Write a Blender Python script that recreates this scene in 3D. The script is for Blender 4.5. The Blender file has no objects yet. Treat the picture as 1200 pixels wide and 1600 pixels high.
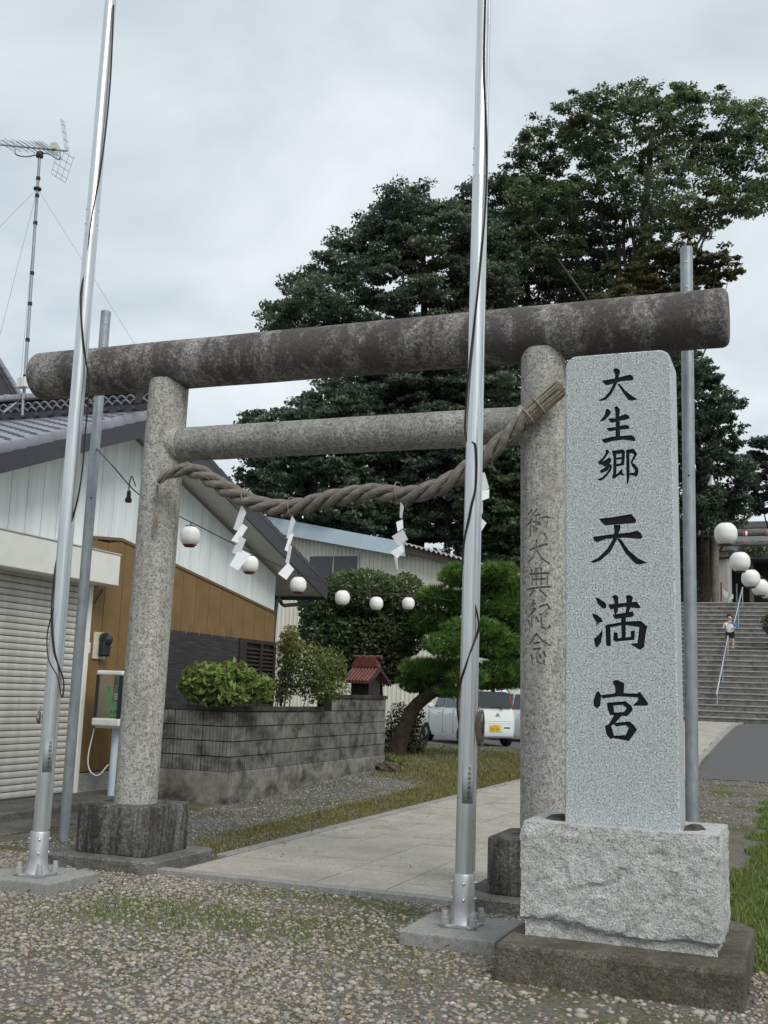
# Shinto shrine entrance: stone torii, name stone, flagpoles, house, steps and wooded hill
import bpy, bmesh, math, random
import numpy as np
from mathutils import Vector, Matrix

random.seed(7)
rng = np.random.default_rng(7)
S = bpy.context.scene
COL = S.collection
rad = math.radians

# ------------------------------------------------------------------ camera
YAW, PITCH, ROLL, FPX, CAMH = rad(21.35), rad(9.39), rad(2.05), 1700.0, 1.55
c_f = Vector((-math.sin(YAW) * math.cos(PITCH), math.cos(YAW) * math.cos(PITCH), math.sin(PITCH)))
_r0 = Vector((math.cos(YAW), math.sin(YAW), 0))
_u0 = _r0.cross(c_f)
c_r = math.cos(ROLL) * _r0 + math.sin(ROLL) * _u0
c_u = -math.sin(ROLL) * _r0 + math.cos(ROLL) * _u0
c_p = Vector((0, 0, CAMH))
cam = bpy.data.cameras.new('camera')
cam.sensor_fit = 'HORIZONTAL'
cam.sensor_width = 36
cam.lens = 36 * FPX / 1200
cam.clip_start = 0.1
cam.clip_end = 3000
cam_o = bpy.data.objects.new('camera', cam)
COL.objects.link(cam_o)
m = Matrix.Identity(4)
for i in range(3):
    m[i][0], m[i][1], m[i][2], m[i][3] = c_r[i], c_u[i], -c_f[i], c_p[i]
cam_o.matrix_world = m
S.camera = cam_o

# ------------------------------------------------------------------ sky and sun (overcast day)
SUN_EL, SUN_AZ = rad(46), rad(130)          # azimuth clockwise from +Y
w = bpy.data.worlds.new('World')
S.world = w
w.use_nodes = True
nt = w.node_tree
nt.nodes.clear()
out = nt.nodes.new('ShaderNodeOutputWorld')
bg = nt.nodes.new('ShaderNodeBackground')
bg.inputs['Strength'].default_value = 0.1
sky = nt.nodes.new('ShaderNodeTexSky')
sky.sky_type = 'NISHITA'
sky.sun_disc = False
sky.sun_elevation = SUN_EL
sky.sun_rotation = SUN_AZ
tc = nt.nodes.new('ShaderNodeTexCoord')
sep = nt.nodes.new('ShaderNodeSeparateXYZ')
nt.links.new(tc.outputs['Generated'], sep.inputs[0])
ad = nt.nodes.new('ShaderNodeMath'); ad.operation = 'ABSOLUTE'
nt.links.new(sep.outputs['Z'], ad.inputs[0])
ad2 = nt.nodes.new('ShaderNodeMath'); ad2.operation = 'ADD'; ad2.inputs[1].default_value = 0.35
nt.links.new(ad.outputs[0], ad2.inputs[0])
dx = nt.nodes.new('ShaderNodeMath'); dx.operation = 'DIVIDE'
dy = nt.nodes.new('ShaderNodeMath'); dy.operation = 'DIVIDE'
for d_, ax in ((dx, 'X'), (dy, 'Y')):
    nt.links.new(sep.outputs[ax], d_.inputs[0]); nt.links.new(ad2.outputs[0], d_.inputs[1])
cmb = nt.nodes.new('ShaderNodeCombineXYZ')
nt.links.new(dx.outputs[0], cmb.inputs[0]); nt.links.new(dy.outputs[0], cmb.inputs[1])
ns = nt.nodes.new('ShaderNodeTexNoise')
ns.inputs['Scale'].default_value = 2.4; ns.inputs['Detail'].default_value = 5; ns.inputs['Roughness'].default_value = 0.52
ns.inputs['Distortion'].default_value = 0.35
nt.links.new(cmb.outputs[0], ns.inputs['Vector'])
rp = nt.nodes.new('ShaderNodeValToRGB')
rp.color_ramp.elements[0].position = 0.30; rp.color_ramp.elements[0].color = (3.75, 4.35, 4.8, 1)
rp.color_ramp.elements[1].position = 0.68; rp.color_ramp.elements[1].color = (6.5, 6.95, 7.2, 1)
nt.links.new(ns.outputs['Fac'], rp.inputs[0])
mx = nt.nodes.new('ShaderNodeMix'); mx.data_type = 'RGBA'
mx.inputs[0].default_value = 0.93
nt.links.new(sky.outputs[0], mx.inputs[6]); nt.links.new(rp.outputs[0], mx.inputs[7])
nt.links.new(mx.outputs[2], bg.inputs['Color'])
nt.links.new(bg.outputs[0], out.inputs['Surface'])

sun = bpy.data.lights.new('sun', 'SUN')
sun.energy = 1.5
sun.angle = rad(25)
sun.color = (1.0, 0.96, 0.9)
sun_o = bpy.data.objects.new('sun', sun)
COL.objects.link(sun_o)
sd = Vector((math.sin(SUN_AZ) * math.cos(SUN_EL), math.cos(SUN_AZ) * math.cos(SUN_EL), math.sin(SUN_EL)))
sun_o.rotation_euler = sd.to_track_quat('Z', 'Y').to_euler()
sun_o.location = (10, -10, 20)

S.view_settings.view_transform = 'Standard'
S.view_settings.look = 'None'
S.view_settings.exposure = 0.5
S.view_settings.gamma = 1.0
S.view_settings.use_curve_mapping = False

# ------------------------------------------------------------------ helpers: where things stand
def ray(x, y):
    return c_f + c_r * ((x - 600) / FPX) - c_u * ((y - 800) / FPX)
def at(x, y, d):
    return c_p + ray(x, y) * d
def onX(x, y, X):
    r = ray(x, y); return c_p + r * ((X - c_p.x) / r.x)
def onY(x, y, Y):
    r = ray(x, y); return c_p + r * ((Y - c_p.y) / r.y)
def onZ(x, y, Z):
    r = ray(x, y); return c_p + r * ((Z - c_p.z) / r.z)
def proj(p):
    d = Vector(p) - c_p; z = d.dot(c_f)
    return 600 + FPX * d.dot(c_r) / z, 800 - FPX * d.dot(c_u) / z, z

def sm(t):
    t = min(1.0, max(0.0, t)); return t * t * (3 - 2 * t)
def lin(t):
    return min(1.0, max(0.0, t))
ST_Y0, ST_Z0, ST_Y1, ST_Z1, ST_X0, ST_X1 = 34.0, 1.0, 43.0, 5.32, -4.75, 3.2
def terrain(x, y):
    a = 0.17 * sm((-5.5 - x) / 1.7) * sm((y - 13) / 5)
    b = ST_Z0 * sm((y - 24) / 10) * sm((x + 6.9) / 1.6)
    z = max(a, b)
    if y > 34:
        side = sm((x + 6.9) / 1.6)
        c = (ST_Z0 - 0.25) + (ST_Z1 - ST_Z0 + 0.1) * lin((y - 34.2) / 8.9)
        z = max(z, c * side)
        if y > 42.9: z = max(z, (ST_Z1 - 0.05) * side)
        h = 7.5 * sm((y - 46) / 14)
        z = max(z, h * (1 - side) if y < 60 else h * (1 - 0.3 * side))
    return z

# ------------------------------------------------------------------ helpers: mesh
class MB:
    def __init__(s): s.v = []; s.f = []; s.uv = None
    def add(s, vs, fs):
        o = len(s.v); s.v += [tuple(p) for p in vs]; s.f += [tuple(i + o for i in f) for f in fs]
        return s
    def box(s, lo, hi):
        x0, y0, z0 = lo; x1, y1, z1 = hi
        return s.add([(x0,y0,z0),(x1,y0,z0),(x1,y1,z0),(x0,y1,z0),(x0,y0,z1),(x1,y0,z1),(x1,y1,z1),(x0,y1,z1)],
                     [(0,3,2,1),(4,5,6,7),(0,1,5,4),(1,2,6,5),(2,3,7,6),(3,0,4,7)])
    def obox(s, c, ax, ay, az):      # oriented box: centre and three half-axis vectors
        c, ax, ay, az = Vector(c), Vector(ax), Vector(ay), Vector(az)
        vs = [c + ax*i + ay*j + az*k for k in (-1,1) for (i,j) in ((-1,-1),(1,-1),(1,1),(-1,1))]
        return s.add(vs, [(0,3,2,1),(4,5,6,7),(0,1,5,4),(1,2,6,5),(2,3,7,6),(3,0,4,7)])
    def tube(s, pts, r, n=8, caps=True):
        pts = [Vector(p) for p in pts]
        k = len(pts)
        rs = r if isinstance(r, (list, tuple)) else [r] * k
        t = [(pts[min(i+1,k-1)] - pts[max(i-1,0)]).normalized() for i in range(k)]
        a = t[0].orthogonal().normalized()
        vs = []
        for i in range(k):
            a = (a - t[i] * a.dot(t[i])).normalized()
            b = t[i].cross(a)
            for j in range(n):
                q = 2*math.pi*j/n
                vs.append(pts[i] + (a*math.cos(q) + b*math.sin(q))*rs[i])
        fs = []
        for i in range(k-1):
            for j in range(n):
                fs.append((i*n+j, i*n+(j+1)%n, (i+1)*n+(j+1)%n, (i+1)*n+j))
        if caps:
            fs.append(tuple(range(n-1,-1,-1))); fs.append(tuple(range((k-1)*n, k*n)))
        return s.add(vs, fs)
    def cyl(s, p0, p1, r0, r1=None, n=16, caps=True):
        return s.tube([p0, p1], [r0, r0 if r1 is None else r1], n, caps)
    def lathe(s, prof, o=(0,0,0), n=24, axis='Z'):
        o = Vector(o); vs = []
        for r, h in prof:
            for j in range(n):
                q = 2*math.pi*j/n; c_, s_ = r*math.cos(q), r*math.sin(q)
                vs.append(o + (Vector((c_,s_,h)) if axis=='Z' else Vector((h,c_,s_)) if axis=='X' else Vector((s_,h,c_))))
        k = len(prof); fs = []
        for i in range(k-1):
            for j in range(n):
                fs.append((i*n+j, i*n+(j+1)%n, (i+1)*n+(j+1)%n, (i+1)*n+j))
        fs.append(tuple(range(n-1,-1,-1))); fs.append(tuple(range((k-1)*n,k*n)))
        return s.add(vs, fs)
    def prism(s, poly, off):         # 3D polygon pushed along off
        poly = [Vector(p) for p in poly]; off = Vector(off); n = len(poly)
        nrm = Vector((0,0,0))
        for i in range(n):
            nrm += poly[i].cross(poly[(i+1)%n])
        if nrm.dot(off) > 0: poly = poly[::-1]
        vs = poly + [p + off for p in poly]
        fs = [tuple(range(n)), tuple(range(2*n-1, n-1, -1))]
        for i in range(n):
            j = (i+1)%n
            fs.append((i, i+n, j+n, j))
        return s.add(vs, fs)
    def build(s, name, mat, parent=None, smooth=None, bevel=0, seg=1, org=None, kind=None):
        o_ = Vector((0,0,0))
        if parent is not None:
            p = parent
            while p is not None: o_ += p.location; p = p.parent
        elif org is not None: o_ = Vector(org)
        me = bpy.data.meshes.new(name)
        me.from_pydata([(x-o_.x, y-o_.y, z-o_.z) for x,y,z in s.v], [], s.f)
        if bevel:
            bm = bmesh.new(); bm.from_mesh(me)
            bmesh.ops.remove_doubles(bm, verts=bm.verts, dist=1e-5)
            ed = [e for e in bm.edges if len(e.link_faces)==2 and e.calc_face_angle(0) > 0.5]
            bmesh.ops.bevel(bm, geom=ed, offset=bevel, segments=seg, affect='EDGES', profile=0.5)
            bm.to_mesh(me); bm.free()
        me.validate()
        if smooth is not None:
            me.polygons.foreach_set('use_smooth', [True]*len(me.polygons))
            me.set_sharp_from_angle(angle=rad(smooth))
        if mat is not None:
            for mm in (mat if isinstance(mat,(list,tuple)) else [mat]): me.materials.append(mm)
        ob = bpy.data.objects.new(name, me)
        COL.objects.link(ob)
        if parent is not None: ob.parent = parent
        else: ob.location = o_
        if kind: ob['kind'] = kind
        return ob

def tag(o, label, cat, group=None):
    o['label'] = label; o['category'] = cat
    if group: o['group'] = group
    return o
def thing(name, loc, label, cat, group=None):
    o = bpy.data.objects.new(name, None); COL.objects.link(o)
    o.empty_display_size = 0.1
    o.location = loc
    return tag(o, label, cat, group)
def share(name, mesh, parent, loc, rot=None, mat=None):
    o = bpy.data.objects.new(name, mesh); COL.objects.link(o)
    if parent is not None: o.parent = parent
    o.location = loc
    if rot is not None: o.rotation_euler = rot
    return o
def mesh_of(mb, name, mat, smooth=None, bevel=0):
    o = mb.build(name, mat, None, smooth, bevel)
    me = o.data; bpy.data.objects.remove(o); return me
def struct(o): o['kind'] = 'structure'; return o
def rrect(x0, y0, x1, y1, r, z, n=6):
    pts = []
    for cx, cy, a0 in ((x1-r,y0+r,-90),(x1-r,y1-r,0),(x0+r,y1-r,90),(x0+r,y0+r,180)):
        for i in range(n+1):
            a = rad(a0 + 90*i/n); pts.append((cx + r*math.cos(a), cy + r*math.sin(a), z))
    return pts
def bez(p0, p1, p2, n=8):
    p0,p1,p2 = Vector(p0),Vector(p1),Vector(p2)
    return [p0*(1-t)**2 + p1*2*t*(1-t) + p2*t*t for t in [i/n for i in range(n+1)]]
def cat(pts, n=6):       # Catmull-Rom
    pts = [Vector(p) for p in pts]; o = []
    P = [pts[0]*2-pts[1]] + pts + [pts[-1]*2-pts[-2]]
    for i in range(1, len(P)-2):
        for k in range(n):
            t = k/n; a,b,c,d = P[i-1],P[i],P[i+1],P[i+2]
            o.append(0.5*((2*b)+(c-a)*t+(2*a-5*b+4*c-d)*t*t+(3*b-a-3*c+d)*t**3))
    o.append(pts[-1]); return o

# ------------------------------------------------------------------ helpers: materials
class NT:
    def __init__(s, name, rough=0.8, spec=0.3, metal=0.0):
        s.m = bpy.data.materials.new(name); s.m.use_nodes = True
        s.t = s.m.node_tree
        s.b = s.t.nodes['Principled BSDF']
        s.set('Roughness', rough); s.set('Specular IOR Level', spec); s.set('Metallic', metal)
        s._tc = None
    def set(s, k, v):
        if hasattr(v, 'is_output'): s.t.links.new(v, s.b.inputs[k])
        else:
            if k in ('Base Color',) and len(v) == 3: v = (*v, 1)
            s.b.inputs[k].default_value = v
    def n(s, ty, **kw):
        nd = s.t.nodes.new(ty)
        for k, v in kw.items():
            if k.startswith('_'): setattr(nd, k[1:], v); continue
            k = k.replace('__', ' ')
            inp = nd.inputs[int(k[1:])] if k[0]=='i' and k[1:].isdigit() else nd.inputs[k]
            if hasattr(v, 'is_output'): s.t.links.new(v, inp)
            else: inp.default_value = v
        return nd
    def co(s, kind='Object', scale=None, rot=None):
        if s._tc is None: s._tc = s.t.nodes.new('ShaderNodeTexCoord')
        o = s._tc.outputs[kind]
        if scale is not None:
            mp = s.t.nodes.new('ShaderNodeMapping'); s.t.links.new(o, mp.inputs[0])
            mp.inputs['Scale'].default_value = scale if not np.isscalar(scale) else (scale,)*3
            if rot: mp.inputs['Rotation'].default_value = rot
            o = mp.outputs[0]
        return o
    def geo(s):
        return s.t.nodes.new('ShaderNodeNewGeometry').outputs['Position']
    def noise(s, scale, detail=4, rough=0.55, vec=None, dist=0.0):
        nd = s.n('ShaderNodeTexNoise', Scale=scale, Detail=detail, Roughness=rough, Distortion=dist)
        s.t.links.new(vec if vec is not None else s.co(), nd.inputs['Vector']); return nd.outputs['Fac']
    def voro(s, scale, vec=None, feature='F1', out='Distance'):
        nd = s.n('ShaderNodeTexVoronoi', _feature=feature, Scale=scale)
        s.t.links.new(vec if vec is not None else s.co(), nd.inputs['Vector']); return nd.outputs[out]
    def ramp(s, f, stops, interp='LINEAR'):
        nd = s.t.nodes.new('ShaderNodeValToRGB'); cr = nd.color_ramp; cr.interpolation = interp
        while len(cr.elements) < len(stops): cr.elements.new(0.5)
        for e, (p, c) in zip(cr.elements, stops):
            e.position = p; e.color = (c, c, c, 1) if np.isscalar(c) else (*c, 1)
        s.t.links.new(f, nd.inputs[0]); return nd.outputs[0]
    def mix(s, f, a, b, mode='MIX'):
        nd = s.t.nodes.new('ShaderNodeMix'); nd.data_type = 'RGBA'; nd.blend_type = mode
        for i, v in ((0, f), (6, a), (7, b)):
            if hasattr(v, 'is_output'): s.t.links.new(v, nd.inputs[i])
            else: nd.inputs[i].default_value = v if i == 0 else (*v, 1) if len(v) == 3 else v
        return nd.outputs[2]
    def math(s, op, a, b=0.0):
        nd = s.t.nodes.new('ShaderNodeMath'); nd.operation = op
        for i, v in ((0, a), (1, b)):
            if hasattr(v, 'is_output'): s.t.links.new(v, nd.inputs[i])
            else: nd.inputs[i].default_value = v
        return nd.outputs[0]
    def rnd(s):
        return s.t.nodes.new('ShaderNodeObjectInfo').outputs['Random']
    def attr(s, name, out='Color'):
        nd = s.t.nodes.new('ShaderNodeAttribute'); nd.attribute_name = name; return nd.outputs[out]
    def bump(s, h, strength=0.3, dist=0.01):
        nd = s.n('ShaderNodeBump', Strength=strength, Distance=dist, Height=h)
        s.t.links.new(nd.outputs[0], s.b.inputs['Normal']); return s
    def sepz(s, vec):
        nd = s.t.nodes.new('ShaderNodeSeparateXYZ'); s.t.links.new(vec, nd.inputs[0]); return nd.outputs
def plain(name, col, rough=0.6, spec=0.4, metal=0.0, var=0.08, scale=6.0, bump=0.0, bscale=60):
    k = NT(name, rough, spec, metal)
    f = k.noise(scale, 5, 0.6)
    lo = tuple(max(0, c*(1-var)) for c in col); hi = tuple(min(1, c*(1+var)) for c in col)
    k.set('Base Color', k.ramp(f, [(0.3, lo), (0.7, hi)]))
    if bump: k.bump(k.noise(bscale, 4), bump, 0.004)
    return k.m
# ------------------------------------------------------------------ materials
def granite(name, light, mid, dark, sc=260, stain=None, stain_amt=0.5, streak_axis=None, moss=0.0, rough=0.85, bumpd=0.004, bstr=0.5, big=0.25, spk=0.45, sr=(0.42,0.62)):
    k = NT(name, rough, 0.25)
    sp = k.noise(sc, 2, 0.7)
    c = k.ramp(sp, [(0.36, dark), (0.47, mid), (0.56, mid), (0.66, light)])
    sp2 = k.noise(sc*0.35, 2, 0.6)
    c = k.mix(k.ramp(sp2, [(0.5, 0.0), (0.66, spk)]), c, tuple(x*0.62 for x in dark))
    bg_ = k.noise(2.3, 5, 0.6)
    c = k.mix(k.ramp(bg_, [(0.35, big), (0.7, 0.0)]), c, tuple(x*0.55 for x in mid))
    if stain is not None:
        sx = {'X': (2.6, 1.5, 1.0), 'Z': (7.0, 7.0, 0.7), None: (1.6, 1.6, 1.6)}[streak_axis]
        st = k.noise(1.3, 8, 0.72, k.co('Object', sx), 0.4)
        fine = k.noise(22, 5, 0.7)
        st = k.math('ADD', st, k.math('MULTIPLY', k.math('SUBTRACT', fine, 0.5), 0.45))
        c = k.mix(k.ramp(st, [(sr[0], 0.0), (sr[1], stain_amt)]), c, stain)
    if moss:
        mo = k.noise(9, 6, 0.7)
        c = k.mix(k.ramp(mo, [(0.55, 0.0), (0.68, moss)]), c, (0.10, 0.11, 0.05))
    k.set('Base Color', c)
    h = k.math('ADD', k.noise(sc*0.5, 3, 0.6), k.math('MULTIPLY', k.noise(14, 4), 1.5))
    k.bump(h, bstr, bumpd)
    return k.m

M = {}
M['slab'] = granite('polished_granite', (0.78,0.82,0.82), (0.45,0.49,0.495), (0.13,0.15,0.16), 105, rough=0.55, bstr=0.12, bumpd=0.002, big=0.08, spk=0.2)
M['rough_granite'] = granite('rough_granite', (0.78,0.78,0.76), (0.56,0.565,0.55), (0.22,0.22,0.21), 130, rough=0.9, bstr=0.8, bumpd=0.012, big=0.2, stain=(0.16,0.155,0.14), stain_amt=0.35)
M['torii'] = granite('weathered_granite', (0.64,0.625,0.58), (0.46,0.45,0.415), (0.15,0.145,0.13), 58, stain=(0.15,0.145,0.125), stain_amt=0.45, streak_axis='Z', bstr=0.7, bumpd=0.006)
M['kasagi'] = granite('stained_granite', (0.52,0.50,0.48), (0.29,0.275,0.262), (0.07,0.064,0.062), 58, stain=(0.062,0.052,0.052), stain_amt=0.88, sr=(0.37,0.55), streak_axis='X', bstr=0.7, bumpd=0.006)
M['nuki'] = granite('grey_granite', (0.50,0.49,0.455), (0.345,0.34,0.315), (0.11,0.105,0.097), 60, stain=(0.10,0.095,0.085), stain_amt=0.45, streak_axis='X', bstr=0.6, bumpd=0.005)
M['pedestal'] = granite('dark_weathered_stone', (0.36,0.35,0.33), (0.20,0.195,0.18), (0.07,0.068,0.064), 90, stain=(0.032,0.029,0.027), stain_amt=0.92, sr=(0.37,0.58), streak_axis='Z', bstr=0.8, bumpd=0.008, moss=0.25)
M['plinth_brown'] = granite('brown_mossy_stone', (0.26,0.24,0.20), (0.15,0.135,0.105), (0.055,0.05,0.04), 90, stain=(0.05,0.042,0.03), stain_amt=0.8, bstr=0.8, bumpd=0.008, moss=0.7)
M['plinth_grey'] = granite('grey_plinth_stone', (0.34,0.33,0.31), (0.2,0.195,0.18), (0.075,0.07,0.065), 90, stain=(0.07,0.065,0.055), stain_amt=0.7, bstr=0.8, bumpd=0.008, moss=0.4)
M['ink'] = plain('black_lacquer', (0.008,0.009,0.012), 0.55, 0.2)
M['carve'] = plain('carved_recess', (0.30,0.292,0.265), 0.95, 0.1, var=0.3, scale=30)
M['moss_soil'] = plain('mossy_soil', (0.075,0.068,0.05), 0.95, 0.1, var=0.5, scale=18, bump=0.8)
M['concrete'] = granite('concrete', (0.42,0.42,0.40), (0.33,0.33,0.31), (0.22,0.215,0.2), 70, stain=(0.2,0.195,0.18), stain_amt=0.5, bstr=0.3, bumpd=0.003)
M['alu'] = None
k = NT('brushed_aluminium', 0.34, 0.5, 0.9)
k.set('Base Color', k.ramp(k.noise(3, 4, 0.6, k.co('Object', (30,30,0.6))), [(0.3,(0.52,0.545,0.56)),(0.7,(0.72,0.745,0.755))]))
k.set('Roughness', k.ramp(k.noise(2, 3), [(0.3,0.3),(0.7,0.42)]))
M['alu'] = k.m
k = NT('cast_aluminium', 0.5, 0.5, 0.75)
k.set('Base Color', k.ramp(k.noise(12, 4), [(0.3,(0.40,0.41,0.415)),(0.7,(0.52,0.53,0.535))])); k.bump(k.noise(120,2),0.2,0.002)
M['cast'] = k.m
k = NT('galvanised_steel', 0.5, 0.5, 0.55)
k.set('Base Color', k.ramp(k.noise(14, 5, 0.7, k.co('Object',(1,1,0.4))), [(0.3,(0.24,0.27,0.29)),(0.55,(0.33,0.365,0.39)),(0.75,(0.42,0.455,0.475))]))
M['galv'] = k.m
k = NT('steel_rail', 0.25, 0.5, 1.0); k.set('Base Color', (0.75,0.76,0.77)); M['steel'] = k.m
M['bolt_cap'] = plain('grey_plastic', (0.32,0.325,0.32), 0.55)
M['cord'] = plain('weathered_cord', (0.13,0.115,0.095), 0.9, 0.1, var=0.4, scale=30)
M['cable'] = plain('black_rubber', (0.030,0.026,0.024), 0.6, 0.3)
M['plaque'] = plain('plaque_metal', (0.30,0.31,0.315), 0.55, 0.4, 0.15)
# straw rope: uv along the strand
k = NT('straw_rope', 0.9, 0.15)
uv = k.co('UV', (5.0, 44.0, 1.0))
fb = k.noise(3.0, 4, 0.65, uv)
big = k.noise(4.0, 4, 0.6)
c = k.ramp(fb, [(0.28,(0.07,0.062,0.054)),(0.5,(0.20,0.18,0.158)),(0.75,(0.40,0.37,0.33))])
c = k.mix(k.ramp(big, [(0.4,0.0),(0.75,0.5)]), c, (0.16,0.145,0.13))
k.set('Base Color', c); k.bump(fb, 0.8, 0.006); M['rope'] = k.m
M['straw'] = plain('dry_straw', (0.30,0.255,0.20), 0.9, 0.15, var=0.4, scale=60)
k = NT('white_paper', 0.7, 0.2); k.set('Base Color', (0.86,0.87,0.88)); M['paper'] = k.m
k = NT('lantern_paper', 0.45, 0.4)
k.set('Base Color', k.ramp(k.noise(9,3), [(0.3,(0.78,0.78,0.755)),(0.7,(0.86,0.86,0.845))])); k.set('Subsurface Weight', 0.15); k.set('Subsurface Radius', (0.05,0.05,0.05)); M['lantern'] = k.m
M['lantern_rim'] = plain('lantern_rim', (0.03,0.026,0.024), 0.6)
M['red'] = plain('faded_red', (0.42,0.07,0.06), 0.6)
# house
k = NT('white_siding', 0.5, 0.4)
p = k.geo(); mpn = k.t.nodes.new('ShaderNodeMapping'); k.t.links.new(p, mpn.inputs[0]); mpn.inputs['Scale'].default_value = (6,6,0.5)
c = k.ramp(k.noise(1.2,6,0.65,mpn.outputs[0]), [(0.35,(0.66,0.715,0.705)),(0.6,(0.80,0.86,0.855))])
c = k.mix(k.math('MULTIPLY', k.rnd(), 0.12), c, (0.60,0.64,0.63)); k.set('Base Color', c); M['white_board'] = k.m
M['joint'] = plain('dark_joint', (0.12,0.13,0.135), 0.9)
M['brown_board'] = plain('ochre_siding', (0.20,0.125,0.05), 0.6, 0.3, var=0.14, scale=3, bump=0.25, bscale=90)
M['brown_joint'] = plain('brown_joint', (0.05,0.03,0.012), 0.9)
M['brown_trim'] = plain('brown_trim', (0.15,0.088,0.036), 0.5)
M['fascia'] = plain('dark_fascia', (0.042,0.042,0.052), 0.45, 0.4, var=0.1)
M['soffit'] = plain('soffit_white', (0.66,0.66,0.64), 0.7)
k = NT('glazed_roof_tile', 0.26, 0.55)
c = k.ramp(k.noise(5,4), [(0.3,(0.15,0.155,0.185)),(0.7,(0.24,0.245,0.28))])
k.set('Base Color', k.mix(k.math('MULTIPLY', k.rnd(), 0.35), c, (0.30,0.30,0.33))); M['tile'] = k.m
M['dark_tile'] = plain('dark_ridge_tile', (0.035,0.037,0.043), 0.4, 0.4, var=0.25)
k = NT('shutter_slat', 0.5, 0.4)
p = k.geo(); mpn = k.t.nodes.new('ShaderNodeMapping'); k.t.links.new(p, mpn.inputs[0]); mpn.inputs['Scale'].default_value = (3,3,0.35)
gr = k.ramp(k.noise(1.6,6,0.68,mpn.outputs[0]), [(0.42,0.35),(0.6,0.0)])
k.set('Base Color', k.mix(gr, k.mix(k.math('MULTIPLY', k.rnd(), 0.4), (0.60,0.58,0.54), (0.52,0.50,0.47)), (0.30,0.28,0.25))); M['shutter'] = k.m
M['cream_box'] = plain('cream_sheet', (0.74,0.745,0.69), 0.5, 0.4, var=0.05)
M['frame_grey'] = plain('aluminium_frame', (0.50,0.50,0.47), 0.5)
M['found'] = granite('foundation_concrete', (0.24,0.235,0.22), (0.16,0.155,0.145), (0.08,0.077,0.07), 60, stain=(0.06,0.055,0.045), stain_amt=0.7, bstr=0.4)
k = NT('reed_screen', 0.9, 0.1)
fb = k.noise(1.0, 5, 0.7, k.co('Object', (3, 3, 160)))
k.set('Base Color', k.ramp(fb, [(0.3,(0.02,0.019,0.019)),(0.55,(0.06,0.058,0.058)),(0.75,(0.12,0.118,0.115))])); k.bump(fb, 0.6, 0.004); M['reed'] = k.m
M['dark_wood'] = plain('dark_brown_wood', (0.030,0.022,0.019), 0.6, var=0.3)
k = NT('dark_glass', 0.06, 0.6); k.set('Base Color', (0.02,0.025,0.028)); M['dglass'] = k.m
k = NT('clear_glass', 0.03, 0.5); k.set('Base Color', (0.78,0.84,0.83)); k.set('Transmission Weight', 0.94); k.set('IOR', 1.06); M['glass'] = k.m
M['phone_green'] = plain('phone_green', (0.07,0.40,0.13), 0.4, 0.5)
M['phone_dark'] = plain('phone_dark_green', (0.04,0.20,0.08), 0.45)
M['cab_white'] = plain('cabinet_white', (0.68,0.68,0.65), 0.5)
M['cab_dark'] = plain('cabinet_dark', (0.02,0.022,0.03), 0.4)
M['post_blue'] = plain('pale_blue_pipe', (0.50,0.57,0.65), 0.45)
M['meter_board'] = plain('meter_board', (0.58,0.54,0.44), 0.6)
# block wall: stained dark; streaks have their own shape
def blockmat(name, lo, hi, st):
    k = NT(name, 0.95, 0.1)
    wv = k.geo()
    f = k.noise(7, 5, 0.65, wv)
    c = k.ramp(f, [(0.3, lo), (0.7, hi)])
    c = k.mix(k.math('MULTIPLY', k.rnd(), 0.35), c, tuple(x*1.5 for x in hi))
    mp = k.t.nodes.new('ShaderNodeMapping'); k.t.links.new(wv, mp.inputs[0]); mp.inputs['Scale'].default_value = (2.2,2.2,2.6)
    s_ = k.noise(1.1, 6, 0.68, mp.outputs[0], 0.3)
    c = k.mix(k.ramp(s_, [(0.44,0.0),(0.64,0.85)]), c, st)
    k.set('Base Color', c); k.bump(k.noise(110,3,0.6,wv), 0.7, 0.004)
    return k.m
M['block'] = blockmat('old_concrete_block', (0.12,0.116,0.108), (0.20,0.195,0.18), (0.03,0.029,0.027))
M['coping'] = blockmat('mossy_coping', (0.04,0.042,0.036), (0.075,0.075,0.066), (0.02,0.021,0.017))
M['footing'] = blockmat('wall_footing', (0.12,0.115,0.10), (0.27,0.258,0.235), (0.04,0.038,0.032))
M['path_joint'] = plain('path_joint', (0.13,0.12,0.10), 0.95, 0.1)
M['mortar'] = plain('dark_mortar', (0.022,0.021,0.02), 0.95, 0.1)
# ground
def groundmat():
    k = NT('ground_soil', 0.95, 0.1)
    p = k.geo()
    a = k.noise(0.9, 6, 0.65, p); b = k.noise(30, 4, 0.7, p); d = k.voro(45, p, 'F1', 'Color')
    soil = k.ramp(b, [(0.3,(0.10,0.088,0.068)),(0.5,(0.20,0.18,0.15)),(0.7,(0.34,0.315,0.275))])
    soil = k.mix(0.35, soil, k.mix(1.0, (0.2,0.19,0.17), d, 'MULTIPLY'))
    green = k.ramp(b, [(0.3,(0.06,0.068,0.022)),(0.7,(0.13,0.14,0.05))])
    xyz = k.sepz(p)
    # lawn east of the path, mossy strip west of it
    lawn = k.ramp(k.math('ADD', xyz[0], k.math('MULTIPLY', k.math('SUBTRACT', a, 0.5), 1.6)), [(0.0,0.0),(1.0,1.0)])
    g = k.ramp(a, [(0.46,0.0),(0.60,0.85)])
    c = k.mix(g, soil, green)
    k.set('Base Color', c)
    k.bump(k.math('ADD', b, k.noise(70,3,0.6,p)), 0.8, 0.02)
    return k.m
M['ground'] = groundmat()
k = NT('asphalt', 0.92, 0.2); p = k.geo()
k.set('Base Color', k.ramp(k.noise(60,4,0.7,p), [(0.3,(0.08,0.08,0.081)),(0.7,(0.155,0.155,0.154))])); k.bump(k.noise(150,2,0.5,p),0.6,0.006); M['asphalt'] = k.m
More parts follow.
